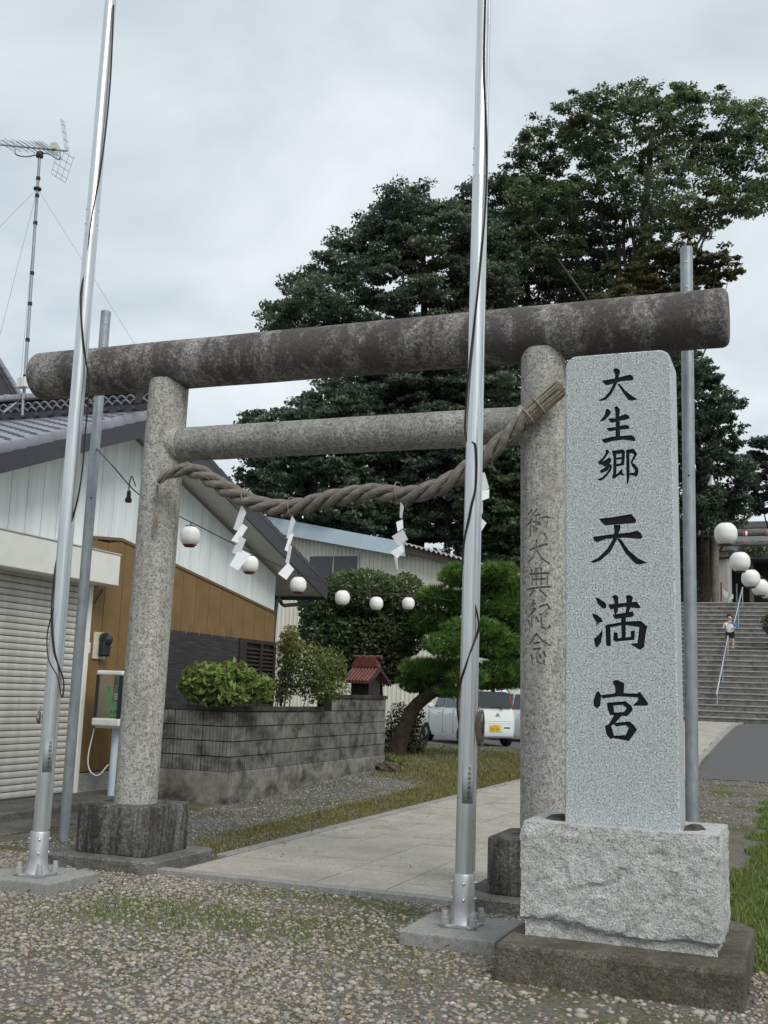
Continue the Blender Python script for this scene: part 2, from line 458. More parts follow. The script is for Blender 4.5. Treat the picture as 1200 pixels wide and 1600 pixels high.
def slabmat():
    k = NT('exposed_aggregate_slab', 0.85, 0.25)
    p = k.geo()
    sp = k.noise(48, 4, 0.75, p)
    c = k.ramp(sp, [(0.3,(0.18,0.162,0.132)),(0.5,(0.39,0.365,0.322)),(0.7,(0.60,0.57,0.515))])
    big = k.noise(1.7, 6, 0.68, p)
    c = k.mix(k.ramp(big, [(0.42,0.0),(0.62,0.6)]), c, (0.24,0.205,0.155))
    c = k.mix(k.math('MULTIPLY', k.rnd(), 0.3), c, (0.48,0.46,0.41))
    k.set('Base Color', c)
    k.set('Roughness', k.ramp(big, [(0.35,0.5),(0.65,0.9)]))
    k.bump(sp, 0.5, 0.004); return k.m
M['pave'] = slabmat()
M['kerb'] = granite('kerb_granite', (0.46,0.46,0.45), (0.35,0.35,0.34), (0.2,0.2,0.19), 120, stain=(0.2,0.185,0.15), stain_amt=0.5, bstr=0.4)
k = NT('river_pebbles', 0.75, 0.3); cc = k.attr('tint')
sp = k.noise(90, 3, 0.6, k.geo())
k.set('Base Color', k.mix(k.ramp(sp, [(0.35,0.35),(0.65,0.0)]), cc, (0.07,0.065,0.058))); M['pebble'] = k.m
def leafmat(name, trans=0.25, rough=0.5, spec=0.35):
    k = NT(name, rough, spec)
    cc = k.attr('tint')
    k.set('Base Color', cc)
    tr = k.t.nodes.new('ShaderNodeBsdfTranslucent'); k.t.links.new(cc, tr.inputs[0])
    ms = k.t.nodes.new('ShaderNodeMixShader'); ms.inputs[0].default_value = trans
    o = k.t.nodes['Material Output']
    k.t.links.new(k.b.outputs[0], ms.inputs[1]); k.t.links.new(tr.outputs[0], ms.inputs[2]); k.t.links.new(ms.outputs[0], o.inputs[0])
    return k.m
M['leaf'] = leafmat('foliage', 0.38); M['grass'] = leafmat('grass_blades', 0.3); M['needle'] = leafmat('pine_needles', 0.15)
M['bark'] = plain('bark', (0.045,0.036,0.029), 0.95, 0.1, var=0.5, scale=9, bump=1.0, bscale=30)
M['bark_grey'] = plain('grey_bark', (0.075,0.07,0.062), 0.95, 0.1, var=0.4, scale=3, bump=0.8, bscale=14)
# far buildings
k = NT('cream_corrugated', 0.5, 0.35)
k.set('Base Color', k.ramp(k.noise(1.2,5,0.6,k.co('Object',(3,3,0.5))), [(0.35,(0.56,0.545,0.46)),(0.7,(0.68,0.665,0.57))])); M['cream_wall'] = k.m
M['blue_fascia'] = plain('pale_blue_sheet', (0.42,0.53,0.60), 0.45, var=0.06, scale=2)
M['roof_sheet'] = plain('weathered_roof_sheet', (0.45,0.43,0.38), 0.6, var=0.2, scale=3)
M['eave_dark'] = plain('dark_eave', (0.06,0.05,0.042), 0.8)
M['red_tile'] = plain('red_brown_tile', (0.15,0.055,0.046), 0.4, 0.4, var=0.35, scale=12)
M['car_white'] = plain('pearl_white_paint', (0.74,0.78,0.765), 0.18, 0.5, var=0.01)
bpy.data.materials['pearl_white_paint'].node_tree.nodes['Principled BSDF'].inputs['Coat Weight'].default_value = 0.5
M['tyre'] = plain('tyre_rubber', (0.012,0.012,0.012), 0.8)
M['rim'] = plain('wheel_rim', (0.35,0.36,0.37), 0.4, 0.5, 0.7)
M['plate_yellow'] = plain('plate_yellow', (0.72,0.50,0.015), 0.5)
M['tail_red'] = plain('tail_lamp_red', (0.20,0.012,0.014), 0.15, 0.5)
k = NT('stair_stone', 0.9, 0.15); p = k.geo()
c = k.ramp(k.noise(5,6,0.7,p), [(0.3,(0.06,0.058,0.054)),(0.5,(0.14,0.136,0.127)),(0.72,(0.23,0.223,0.21))])
k.set('Base Color', c); k.bump(k.noise(40,4,0.6,p),0.5,0.01); M['stair'] = k.m
M['stair_edge'] = plain('stair_nosing', (0.30,0.293,0.28), 0.85, var=0.25, scale=4)
M['shrine_roof'] = plain('copper_grey_roof', (0.16,0.165,0.165), 0.5, var=0.2)
M['shrine_wall'] = plain('pale_plaster', (0.42,0.42,0.40), 0.8)
M['far_torii'] = plain('far_torii_stone', (0.15,0.138,0.12), 0.85, var=0.3, scale=5)
M['skin'] = plain('skin', (0.46,0.29,0.21), 0.6)
M['hair'] = plain('black_hair', (0.012,0.010,0.010), 0.5)
M['shirt_white'] = plain('white_cloth', (0.68,0.67,0.70), 0.9)
M['shirt_blue'] = plain('blue_cloth', (0.03,0.17,0.48), 0.9)
M['shorts'] = plain('navy_cloth', (0.012,0.013,0.02), 0.9)
M['wire'] = plain('dark_wire', (0.025,0.025,0.024), 0.6)
M['grey_wire'] = plain('grey_wire', (0.16,0.17,0.18), 0.5)
M['rock'] = granite('brown_rock', (0.2,0.17,0.13), (0.12,0.10,0.075), (0.05,0.04,0.03), 40, stain=(0.04,0.033,0.022), stain_amt=0.7, bstr=0.9, bumpd=0.02)
k = NT('lawn_soil', 0.95, 0.1); p = k.geo()
k.set('Base Color', k.ramp(k.noise(9,6,0.7,p), [(0.3,(0.05,0.05,0.02)),(0.5,(0.07,0.095,0.025)),(0.7,(0.12,0.15,0.045))])); k.bump(k.noise(60,3,0.6,p),0.8,0.02); M['lawn_soil'] = k.m
# ------------------------------------------------------------------ the setting: ground, path, asphalt
def axis(parts):
    o = []
    for a, b, st in parts: o += list(np.arange(a, b - 1e-6, st))
    o.append(parts[-1][1]); return o
gx = axis([(-700,-120,116),(-120,-30,9),(-30,-12,1.5),(-12,4,0.4),(4,20,2),(20,120,10),(120,700,116)])
gy = axis([(-300,-20,56),(-20,2,2),(2,62,0.5),(62,90,4),(90,200,22),(200,900,140)])
g = MB()
g.v = [(x, y, terrain(x, y)) for y in gy for x in gx]
nx = len(gx)
g.f = [(j*nx+i, j*nx+i+1, (j+1)*nx+i+1, (j+1)*nx+i) for j in range(len(gy)-1) for i in range(nx-1)]
ground = struct(g.build('ground', M['ground'], smooth=180))

def drape(name, mat, x0, x1, y0, y1, dz, st=0.5, shape=None):
    mb = MB(); nxx = max(1, int((x1-x0)/st)); nyy = max(1, int((y1-y0)/st))
    for j in range(nyy+1):
        for i in range(nxx+1):
            y = y0 + (y1-y0)*j/nyy
            xa, xb = (x0, x1) if shape is None else shape(y)
            x = xa + (xb-xa)*i/nxx
            mb.v.append((x, y, terrain(x, y) + dz))
    mb.f = [(j*(nxx+1)+i, j*(nxx+1)+i+1, (j+1)*(nxx+1)+i+1, (j+1)*(nxx+1)+i) for j in range(nyy) for i in range(nxx)]
    return struct(mb.build(name, mat, smooth=180))
drape('asphalt_road', M['asphalt'], -2.3, 12, 24.0, 33.9, 0.012, 0.5, lambda y: (-2.28 + 0.085*max(0, y-27), 12))
drape('car_park', M['asphalt'], -26, -5.3, 27.0, 37.5, 0.012, 0.5, lambda y: (-26, -5.3))

# path: slabs between granite kerbs, every slab and kerb stone a piece
PX0, PX1, PY0, PY1 = -5.06, -2.36, 8.06, 33.9
path = struct(drape('path', M['path_joint'], PX0+0.02, PX1-0.02, PY0+0.02, PY1, 0.012, 0.5,
              lambda y: (PX0+0.02, PX1-0.02 + 0.085*max(0, y-27))))
cw = (PX1-PX0-0.26)/4
slab_meshes = []
def rise(y0, y1, x):
    return terrain(x, y0), terrain(x, y1)
random.seed(3)
for c_ in range(4):
    y = PY0 + 0.13
    L = 0.9
    y_end = y + (0.45 if c_ % 2 else 0.9)
    while y < PY1 - 0.05:
        y2 = min(y_end, PY1)
        x0 = PX0 + 0.13 + cw*c_; x1 = x0 + cw
        xw = 0.085*max(0, (y+y2)/2-27) if c_ == 3 else 0
        za, zb = rise(y, y2, (x0+x1)/2)
        h = 0.034 + random.uniform(-0.003, 0.003)
        mb = MB()
        gq = 0.004
        mb.add([(x0+gq,y+gq,za),(x1+xw-gq,y+gq,za),(x1+xw-gq,y2-gq,zb),(x0+gq,y2-gq,zb),
                (x0+gq,y+gq,za+h),(x1+xw-gq,y+gq,za+h),(x1+xw-gq,y2-gq,zb+h),(x0+gq,y2-gq,zb+h)],
               [(0,3,2,1),(4,5,6,7),(0,1,5,4),(1,2,6,5),(2,3,7,6),(3,0,4,7)])
        mb.build('paving_slab', M['pave'], path)
        y = y2; y_end = y + L
def kerb_run(x0, x1, ys, ye, step=1.0, fl=0.0):
    y = ys
    while y < ye - 0.1:
        y2 = min(y+step, ye)
        sa, sb = fl*max(0,y-27), fl*max(0,y2-27)
        za, zb = terrain((x0+x1)/2, y)+0.044, terrain((x0+x1)/2, y2)+0.044
        mb = MB(); gq = 0.003
        mb.add([(x0+sa,y+gq,za-0.1),(x1+sa,y+gq,za-0.1),(x1+sb,y2-gq,zb-0.1),(x0+sb,y2-gq,zb-0.1),
                (x0+sa,y+gq,za),(x1+sa,y+gq,za),(x1+sb,y2-gq,zb),(x0+sb,y2-gq,zb)],
               [(0,3,2,1),(4,5,6,7),(0,1,5,4),(1,2,6,5),(2,3,7,6),(3,0,4,7)])
        mb.build('kerb_stone', M['kerb'], path, bevel=0.004); y = y2
kerb_run(PX0, PX0+0.127, PY0+1.0, PY1); kerb_run(PX1-0.127, PX1, PY0+1.0, PY1, 1.0, 0.085)
for i in range(3):
    xa = PX0 + i*(PX1-PX0)/3; xb = PX0 + (i+1)*(PX1-PX0)/3
    MB().box((xa+0.003,PY0,-0.06),(xb-0.003,PY0+0.125,0.046)).build('kerb_stone', M['kerb'], path, bevel=0.004)

# concrete apron in front of the house shutter
ap = MB(); ap.prism([(-9.05,4.0,-0.05),(-8.15,4.0,-0.05),(-8.15,13.05,-0.05),(-9.05,13.05,-0.05)], (0,0,0.16))
struct(ap.build('house_apron', M['found'], bevel=0.015))
ap2 = MB(); ap2.prism([(-8.147,4.0,-0.05),(-7.5,4.0,-0.05),(-7.5,11.6,-0.05),(-8.147,12.6,-0.05)], (0,0,0.075))
struct(ap2.build('forecourt_concrete', M['found'], bevel=0.01))

# ------------------------------------------------------------------ torii
TY = 8.5
tor = thing('torii_gate', (-3.76, TY, 0), 'old granite torii gate with dark-stained round top beam across the path', 'torii gate')
COLS = {}
def column_mesh(xb, xt, z0, z1, rb, rt, n=72, rings=30):
    mb = MB(); pts = []; rs = []
    for i in range(rings+1):
        t = i/rings; pts.append((xb+(xt-xb)*t, TY, z0+(z1-z0)*t)); rs.append(rb+(rt-rb)*t)
    return mb.tube(pts, rs, n)
cl = column_mesh(-5.59, -5.54, 0.50, 4.36, 0.19, 0.185).build('column', M['torii'], tor, smooth=40)
XB, XT = -1.905, -1.965
cr = column_mesh(XB, XT, 0.50, 4.36, 0.19, 0.182, n=96).build('column', M['torii'], tor, smooth=40)
cr['label'] = 'column carved with a vertical inscription'
# inscription cut into the right column
def colx(z): return XB + (XT-XB)*(z-0.5)/3.86
INS = [  # polylines in inscription units; one list per character
 [[(120,195),(165,145)],[(115,282),(168,225)],[(152,250),(150,362)],[(175,190),(215,142)],[(180,203),(238,186)],[(207,200),(205,300)],[(180,248),(242,255)],[(186,290),(184,350),(218,310)],[(212,272),(246,272)],[(255,216),(300,205),(328,212)],[(304,215),(300,250),(290,292)],[(278,352),(300,395)]],
 [[(145,492),(220,468),(302,440)],[(210,408),(206,490),(172,560),(128,606)],[(212,495),(258,568),(322,610)]],
 [[(150,702),(312,690)],[(165,662),(168,792)],[(205,650),(207,792)],[(250,650),(250,792)],[(304,690),(298,792)],[(170,748),(300,742)],[(118,832),(220,818),(332,808)],[(192,838),(140,897)],[(242,838),(297,893)]],
 [[(186,928),(140,1002)],[(198,952),(142,1012),(204,1000)],[(198,1010),(130,1072)],[(166,1058),(164,1152)],[(132,1100),(150,1152)],[(208,1080),(232,1112)],[(235,986),(300,960),(322,990),(252,1062)],[(240,1050),(302,1040)],[(250,1062),(254,1160),(300,1178),(326,1150)]],
 [[(212,1215),(140,1312)],[(212,1220),(262,1275),(327,1317)],[(188,1302),(238,1290)],[(180,1352),(242,1340),(212,1392)],[(164,1400),(172,1472)],[(208,1400),(220,1460),(270,1478),(278,1448)],[(240,1400),(252,1424)],[(272,1372),(288,1412)]],
]
cut = MB()
R0 = 0.187
def ins_pt(zx, zy):
    p = onY(800+zx/5.52, 770+zy/5.52, TY-R0)
    return p.x, p.z
for ch in INS:
    for ln in ch:
        P = [ins_pt(*q) for q in ln]
        for a, b in zip(P[:-1], P[1:]):
            dxx, dzz = b[0]-a[0], b[1]-a[1]; Ls = math.hypot(dxx, dzz) or 1e-6
            ex, ez = dxx/Ls, dzz/Ls
            wd = 0.0085
            ax_, az_ = a[0]-ex*0.006, a[1]-ez*0.006; bx_, bz_ = b[0]+ex*0.006, b[1]+ez*0.006
            ring = [(ax_-ez*wd, az_+ex*wd), (bx_-ez*wd*0.8, bz_+ex*wd*0.8), (bx_+ez*wd*0.8, bz_-ex*wd*0.8), (ax_+ez*wd, az_-ex*wd)]
            vs = []
            for rr in (0.03, -0.013):
                for (x, z) in ring:
                    cx = colx(z); th = (x-cx)/R0
                    r_ = R0 + rr
                    vs.append((cx + r_*math.sin(th), TY - r_*math.cos(th), z))
            cut.add(vs, [(0,1,2,3),(7,6,5,4),(0,4,5,1),(1,5,6,2),(2,6,7,3),(3,7,4,0)])
bpy.context.view_layer.update()
def carve(ob, mb, mat):
    me = bpy.data.meshes.new('cutter'); me.from_pydata(mb.v, [], mb.f); me.materials.append(mat)
    bm = bmesh.new(); bm.from_mesh(me); bmesh.ops.recalc_face_normals(bm, faces=bm.faces); bm.to_mesh(me); bm.free()
    co = bpy.data.objects.new('cutter', me); COL.objects.link(co)
    md = ob.modifiers.new('carve', 'BOOLEAN'); md.object = co; md.operation = 'DIFFERENCE'; md.solver = 'EXACT'; md.use_self = True
    md.material_mode = 'TRANSFER'
    dg = bpy.context.evaluated_depsgraph_get()
    new = bpy.data.meshes.new_from_object(ob.evaluated_get(dg))
    ob.modifiers.clear()
    old = ob.data
    if len(new.polygons) > len(old.polygons):
        ob.data = new
    else: print('carve failed', ob.name)
    bpy.data.objects.remove(co)
    me = ob.data
    me.polygons.foreach_set('use_smooth', [True]*len(me.polygons)); me.set_sharp_from_angle(angle=rad(30))
carve(cr, cut, M['carve'])

# top beam with softly rounded ends
prof = []
xk0, xk1, rk = -7.06, -0.50, 0.232
for i in range(6):
    a = math.pi/2*i/5; prof.append((rk-0.055+0.055*math.sin(a), xk0+0.055-0.055*math.cos(a)))
for i in range(1, 60):
    t = i/60; prof.append((rk*(1+0.006*math.sin(t*37)), xk0+0.055+(xk1-xk0-0.11)*t))
for i in range(6):
    a = math.pi/2*(1-i/5); prof.append((rk-0.055+0.055*math.sin(a), xk1-0.055+0.055*math.cos(a)))
MB().lathe(prof, (0,TY,4.522), 64, 'X').build('top_beam', M['kasagi'], tor, smooth=50)
npf = [(0.158,-5.45)] + [(0.157*(1+0.008*math.sin(i*1.7)), -5.45+3.4*i/30) for i in range(1,30)] + [(0.158,-2.05)]
MB().lathe(npf, (0,TY,3.748), 48, 'X').build('tie_beam', M['nuki'], tor, smooth=50)
MB().lathe([(0.166,-5.45),(0.172,-5.365),(0.160,-5.352)], (0,TY,3.748), 40, 'X').build('beam_collar', M['torii'], tor, smooth=50)
MB().lathe([(0.160,-2.148),(0.172,-2.135),(0.166,-2.05)], (0,TY,3.748), 40, 'X').build('beam_collar', M['torii'], tor, smooth=50)
for xc in (-5.59, -1.905):
    mb = MB(); mb.prism(rrect(xc-0.37,TY-0.37,xc+0.37,TY+0.37,0.09,0.1), (0,0,0.41))
    mb.build('pedestal', M['pedestal'], tor, smooth=35, bevel=0.022, seg=2)
    mb = MB(); mb.prism(rrect(xc-0.56,TY-0.54,xc+0.54,TY+0.54,0.1,-0.05), (0,0,0.153))
    mb.build('plinth', M['plinth_grey'], tor, smooth=35, bevel=0.015)

# ------------------------------------------------------------------ straw rope with paper streamers
RY = TY - 0.275
sp = [(247,753,9),(262,743,15),(285,735,23),(310,738,27),(350,762,29),(400,787,29),(455,793,28),(520,778,28),(580,769,28),(640,773,28),(700,753,28),(760,710,28),(800,675,27),(832,645,27)]
P0 = [onY(x,y,RY) for x,y,_ in sp]; D0 = [d for *_, d in sp]
spine = cat(P0, 24)
rd = []
for i in range(len(D0)-1):
    for kx in range(24): rd.append(D0[i]+(D0[i+1]-D0[i])*kx/24)
rd.append(D0[-1])
rope = thing('sacred_rope', P0[0], 'thick twisted straw rope slung between the torii columns', 'rope')
acc = [0]
for i in range(1, len(spine)): acc.append(acc[-1] + (spine[i]-spine[i-1]).length)
NS = 3
for s_ in range(NS):
    pts = []; rs = []
    for i, p in enumerate(spine):
        t = (spine[min(i+1,len(spine)-1)]-spine[max(i-1,0)]).normalized()
        a = Vector((0,-1,0)); a = (a - t*a.dot(t)).normalized(); b = t.cross(a)
        R_ = rd[i]/2/FPX*8.3
        q = -2*math.pi*(acc[i]/0.52 + s_/NS)
        pts.append(p + (a*math.cos(q)+b*math.sin(q))*R_*0.62); rs.append(R_*0.50*(1+0.05*math.sin(i*0.9+s_)))
    mb = MB(); mb.tube(pts, rs, 14)
    ob = mb.build('strand', M['rope'], rope, smooth=60)
    me = ob.data; uvl = me.uv_layers.new(name='UVMap')
    n = 14
    for poly in me.polygons:
        for li in poly.loop_indices:
            vi = me.loops[li].vertex_index; ri, ji = divmod(vi, n)
            jj = ji
            if len(poly.vertices) == 4 and ji == 0 and any(me.loops[l].vertex_index % n == n-1 for l in poly.loop_indices): jj = n
            ri = min(ri, len(spine)-1)
            uvl.data[li].uv = (acc[ri]*1.2 + jj/n*0.25, jj/n*0.25 - acc[ri]*0.02)
# brush end: a bound bundle of straws
pb0, pb1 = onY(818,657,RY-0.01), onY(877,606,RY-0.02)
ax_ = (pb1-pb0).normalized(); o1 = ax_.cross(Vector((0,1,0))).normalized(); o2 = ax_.cross(o1)
mb = MB()
random.seed(11)
for i in range(150):
    a = random.uniform(0, 2*math.pi); r_ = math.sqrt(random.random())
    s0 = pb0 + (o1*math.cos(a)+o2*math.sin(a))*r_*0.055
    m_ = pb0.lerp(pb1,0.45) + (o1*math.cos(a)+o2*math.sin(a))*r_*0.068
    e_ = pb1 + (o1*math.cos(a)+o2*math.sin(a))*r_*random.uniform(0.05,0.08) + ax_*random.uniform(-0.035,0.02)
    mb.tube([s0,m_,e_],[0.0065,0.0065,0.006],5)
mb.build('brush_end', M['straw'], rope, kind='stuff')
for t in (0.12, 0.42):
    c0 = pb0.lerp(pb1,t); mb = MB()
    ringp = [c0 + (o1*math.cos(a)+o2*math.sin(a))*(0.071+0.012*t) + ax_*0.015*math.sin(a) for a in [2*math.pi*i/20 for i in range(21)]]
    mb.tube(ringp, 0.0065, 6)
    if t > 0.3:
        kn = onY(828,626,RY-0.07)
        for i in range(9):
            a = i*0.7; mb.tube([kn, kn+Vector((math.cos(a)*0.035,-0.012,math.sin(a)*0.035))],[0.004,0.002],5)
    mb.build('binding', M['straw'], rope)
fr = MB()
for i in range(260):
    j = random.randrange(6, len(spine)-2); p = spine[j]; t = (spine[j+1]-spine[j-1]).normalized(); R_ = rd[j]/2/FPX*8.3
    a = random.uniform(0,2*math.pi); q = Vector((0,-1,0)); q = (q-t*q.dot(t)).normalized(); b = t.cross(q); nrm_ = q*math.cos(a)+b*math.sin(a)
    s0 = p + nrm_*R_*0.85; L_f = random.uniform(0.03,0.09)
    fr.tube([s0, s0+t*L_f*0.6*random.choice((-1,1))+nrm_*0.010, s0+t*L_f*random.choice((-1,1))*0.9+nrm_*random.uniform(0.008,0.03)+Vector((0,0,-0.008))],[0.0022,0.0018,0.001],4)
fr.build('loose_fibres', M['straw'], rope, kind='stuff')
# left tail with a frayed tassel
tl = [onY(246,758,RY+0.03), onY(246,775,RY+0.04), onY(245,792,RY+0.045)]
MB().tube(cat(tl,4), 0.009, 7).build('tail_cord', M['rope'], rope, smooth=60)
mb = MB()
for i in range(26):
    b_ = tl[-1]; e_ = b_ + Vector((random.uniform(-0.035,0.03), random.uniform(-0.01,0.01), -random.uniform(0.12,0.25)))
    mb.tube([b_, b_.lerp(e_,0.5)+Vector((random.uniform(-0.008,0.008),0,0)), e_],[0.004,0.0035,0.002],4)
mb.build('tassel', M['straw'], rope, kind='stuff')

def shide(panels, scl, ox, oy, label, tie):
    pts = [[onY(ox+x/scl, oy+y/scl, RY-0.012) for x,y in pn] for pn in panels]
    root = thing('paper_streamer', pts[0][0], label, 'streamer', 'paper streamers on the straw rope')
    for i, pn in enumerate(pts):
        sgn = 0.014 if i % 2 else -0.014
        q = [p + Vector((0, (sgn if j in (0,1) else -sgn) - 0.002*i, 0)) for j, p in enumerate(pn)]
        mb = MB(); mb.prism(q, (0,0.0012,0)); mb.build('paper_fold', M['paper'], root)
    tx, ty = tie
    t0 = onY(tx, ty, RY); c0 = t0
    lp = [c0 + Vector((0.008*math.sin(a*2), 0.082*math.cos(a), 0.088*math.sin(a))) for a in [2*math.pi*i/18 for i in range(19)]]
    mb = MB(); mb.tube(lp, 0.004, 5)
    mb.tube([c0+Vector((0,-0.03,-0.085)), pts[0][0]+Vector((0,0,-0.01))], 0.003, 5)
    mb.build('straw_tie', M['straw'], root)
shide([[(540,505),(567,550),(518,655),(485,640)],[(538,610),(567,632),(520,724),(483,708)],[(532,680),(567,704),(520,795),(477,775)],[(520,753),(586,785),(522,880),(474,850)]],3.636,230,650,'zigzag white paper streamer hanging in front of a lantern','' or (384,778))
shide([[(826,560),(847,600),(802,702),(786,690)],[(812,653),(829,672),(802,772),(785,762)],[(812,725),(828,745),(802,842),(782,832)],[(798,832),(832,870),(797,932),(749,897)]],3.636,230,650,'slender paper streamer seen nearly edge-on below the low sag of the rope',(456,793))
shide([[(222,213),(240,240),(224,300),(211,292)],[(194,318),(228,304),(237,352),(208,372)],[(178,395),(236,360),(256,408),(205,442)],[(166,475),(226,433),(244,470),(206,512)],[(190,505),(209,505),(206,566),(199,566)]],3.333,560,720,'paper streamer with a loose strip hanging from its lowest fold',(622,770))
shide([[(622,70),(660,62),(678,140),(640,165)],[(612,168),(679,146),(683,196),(612,222)],[(606,222),(651,213),(646,272),(600,290)],[(600,300),(630,290),(671,325),(627,397),(596,345)]],3.333,560,720,'paper streamer half hidden behind the aluminium flagpole',(752,716))

# ------------------------------------------------------------------ shrine name stone
SY = 6.55
st = thing('name_stone', (-1.0, 6.75, 0), 'tall pale granite name stone with black characters on a rough base', 'stone monument')
mb = MB(); mb.box((-1.66,6.17,-0.06),(-0.345,7.42,0.2)); mb.build('plinth', M['plinth_brown'], st, bevel=0.025, seg=2)
# rough hewn base block: sculpted faces
def rough_block(x0,y0,z0,x1,y1,z1,seed):
    bm = bmesh.new()
    nxr, nyr, nzr = 64, 34, 40
    def grid(fn, a, b):
        vs = [[bm.verts.new(fn(i/a, j/b)) for j in range(b+1)] for i in range(a+1)]
        for i in range(a):
            for j in range(b):
                bm.faces.new((vs[i][j],vs[i+1][j],vs[i+1][j+1],vs[i][j+1]))
    X = lambda t: x0+(x1-x0)*t; Yf = lambda t: y0+(y1-y0)*t; Z = lambda t: z0+(z1-z0)*t
    grid(lambda a,b:(X(a),y0,Z(b)),nxr,nzr); grid(lambda a,b:(x1,Yf(a),Z(b)),nyr,nzr)
    grid(lambda a,b:(X(1-a),y1,Z(b)),nxr,nzr); grid(lambda a,b:(x0,Yf(1-a),Z(b)),nyr,nzr)
    grid(lambda a,b:(X(a),Yf(b),z1),nxr,nyr); grid(lambda a,b:(X(a),Yf(1-b),z0),nxr,nyr)
    bmesh.ops.remove_doubles(bm, verts=bm.verts, dist=1e-4)
    from mathutils import noise as NN
    for v in bm.verts:
        p = v.co.copy()
        dz = min(p.z-z0, z1-p.z); dx_ = min(p.x-x0, x1-p.x); dy_ = min(p.y-y0, y1-p.y)
        on = Vector((0,0,0))
        if abs(p.x-x0)<1e-5: on.x -= 1
        if abs(p.x-x1)<1e-5: on.x += 1
        if abs(p.y-y0)<1e-5: on.y -= 1
        if abs(p.y-y1)<1e-5: on.y += 1
        side = on.length > 0
        n1 = NN.noise(p*2.6+Vector((seed,0,0))); n2 = NN.noise(p*7+Vector((0,seed,0))); n3 = NN.noise(p*19); n4 = NN.noise(p*42)
        if side:
            edge = min(1.0, max(0.0, (z1-p.z)/0.05))
            d = (0.008 + 0.010*n1 + 0.008*n2 + 0.006*n3 + 0.004*n4)*edge
            ledge = 0.09 + 0.05*NN.noise(Vector((p.x*3.1,p.y*3.1,seed))) + 0.015*NN.noise(Vector((p.x*13,p.y*13,2)))
            if p.z < z0 + ledge: d -= 0.030 * sm((z0+ledge-p.z)/0.02)
            if n2 > 0.25: d -= 0.010
            v.co += on.normalized()*d
        elif p.z > z1-1e-4: v.co.z += 0.002*n2
    bmesh.ops.recalc_face_normals(bm, faces=bm.faces)
    me = bpy.data.meshes.new('base_block')
    bm.to_mesh(me); bm.free()
    me.polygons.foreach_set('use_smooth', [True]*len(me.polygons)); me.set_sharp_from_angle(angle=rad(38))
    return me
me = rough_block(-1.575,6.43,0.195,-0.475,7.10,0.835,3.7)
me.materials.append(M['rough_granite'])
for v in me.vertices: v.co -= st.location
share('base_block', me, st, (0,0,0))
# slab with rounded top corners and slanted shoulders
X0, X1, Z0, Z1, TH = -1.345, -0.672, 0.82, 3.672, 0.30
poly = [(X0,SY,Z0),(X1,SY,Z0)]
for cx, a0 in ((X1-0.075, 0), (X0+0.075, 90)):
    for i in range(7):
        a = rad(a0+90*i/6); poly.append((cx+0.075*math.cos(a), SY, Z1-0.075+0.075*math.sin(a)))
def taper(p):
    t = (p[2]-Z0)/(Z1-Z0); a = -0.006-0.020*t; b = -0.022-0.032*t; u = (p[0]-X0)/(X1-X0)
    return (p[0]+a*(1-u)+b*u, p[1], p[2])
poly = [taper(p) for p in poly]
mb = MB(); mb.prism(poly, (0,TH,0)); slab = mb.build('slab', M['slab'], st, smooth=35, bevel=0.008)
# moss and soil round the foot of the slab
mb = MB()
for pl_ in ([(-1.50,6.66),(-1.44,6.59),(-1.352,6.545),(-1.352,6.84),(-1.41,6.88),(-1.47,6.80)],[(-0.685,6.56),(-0.61,6.60),(-0.56,6.70),(-0.585,6.83),(-0.64,6.87),(-0.70,6.84)]):
    c_x = sum(p[0] for p in pl_)/len(pl_); c_y = sum(p[1] for p in pl_)/len(pl_); n_ = len(pl_)
    mb.add([(c_x,c_y,0.862)] + [((x+c_x)/2,(y+c_y)/2,0.855+random.uniform(-.006,.006)) for x,y in pl_] + [(x,y,0.832) for x,y in pl_],
           [(0,1+i,1+(i+1)%n_) for i in range(n_)] + [(1+i,1+n_+i,1+n_+(i+1)%n_,1+(i+1)%n_) for i in range(n_)])
mb.build('moss', M['moss_soil'], st, smooth=20, kind='stuff')

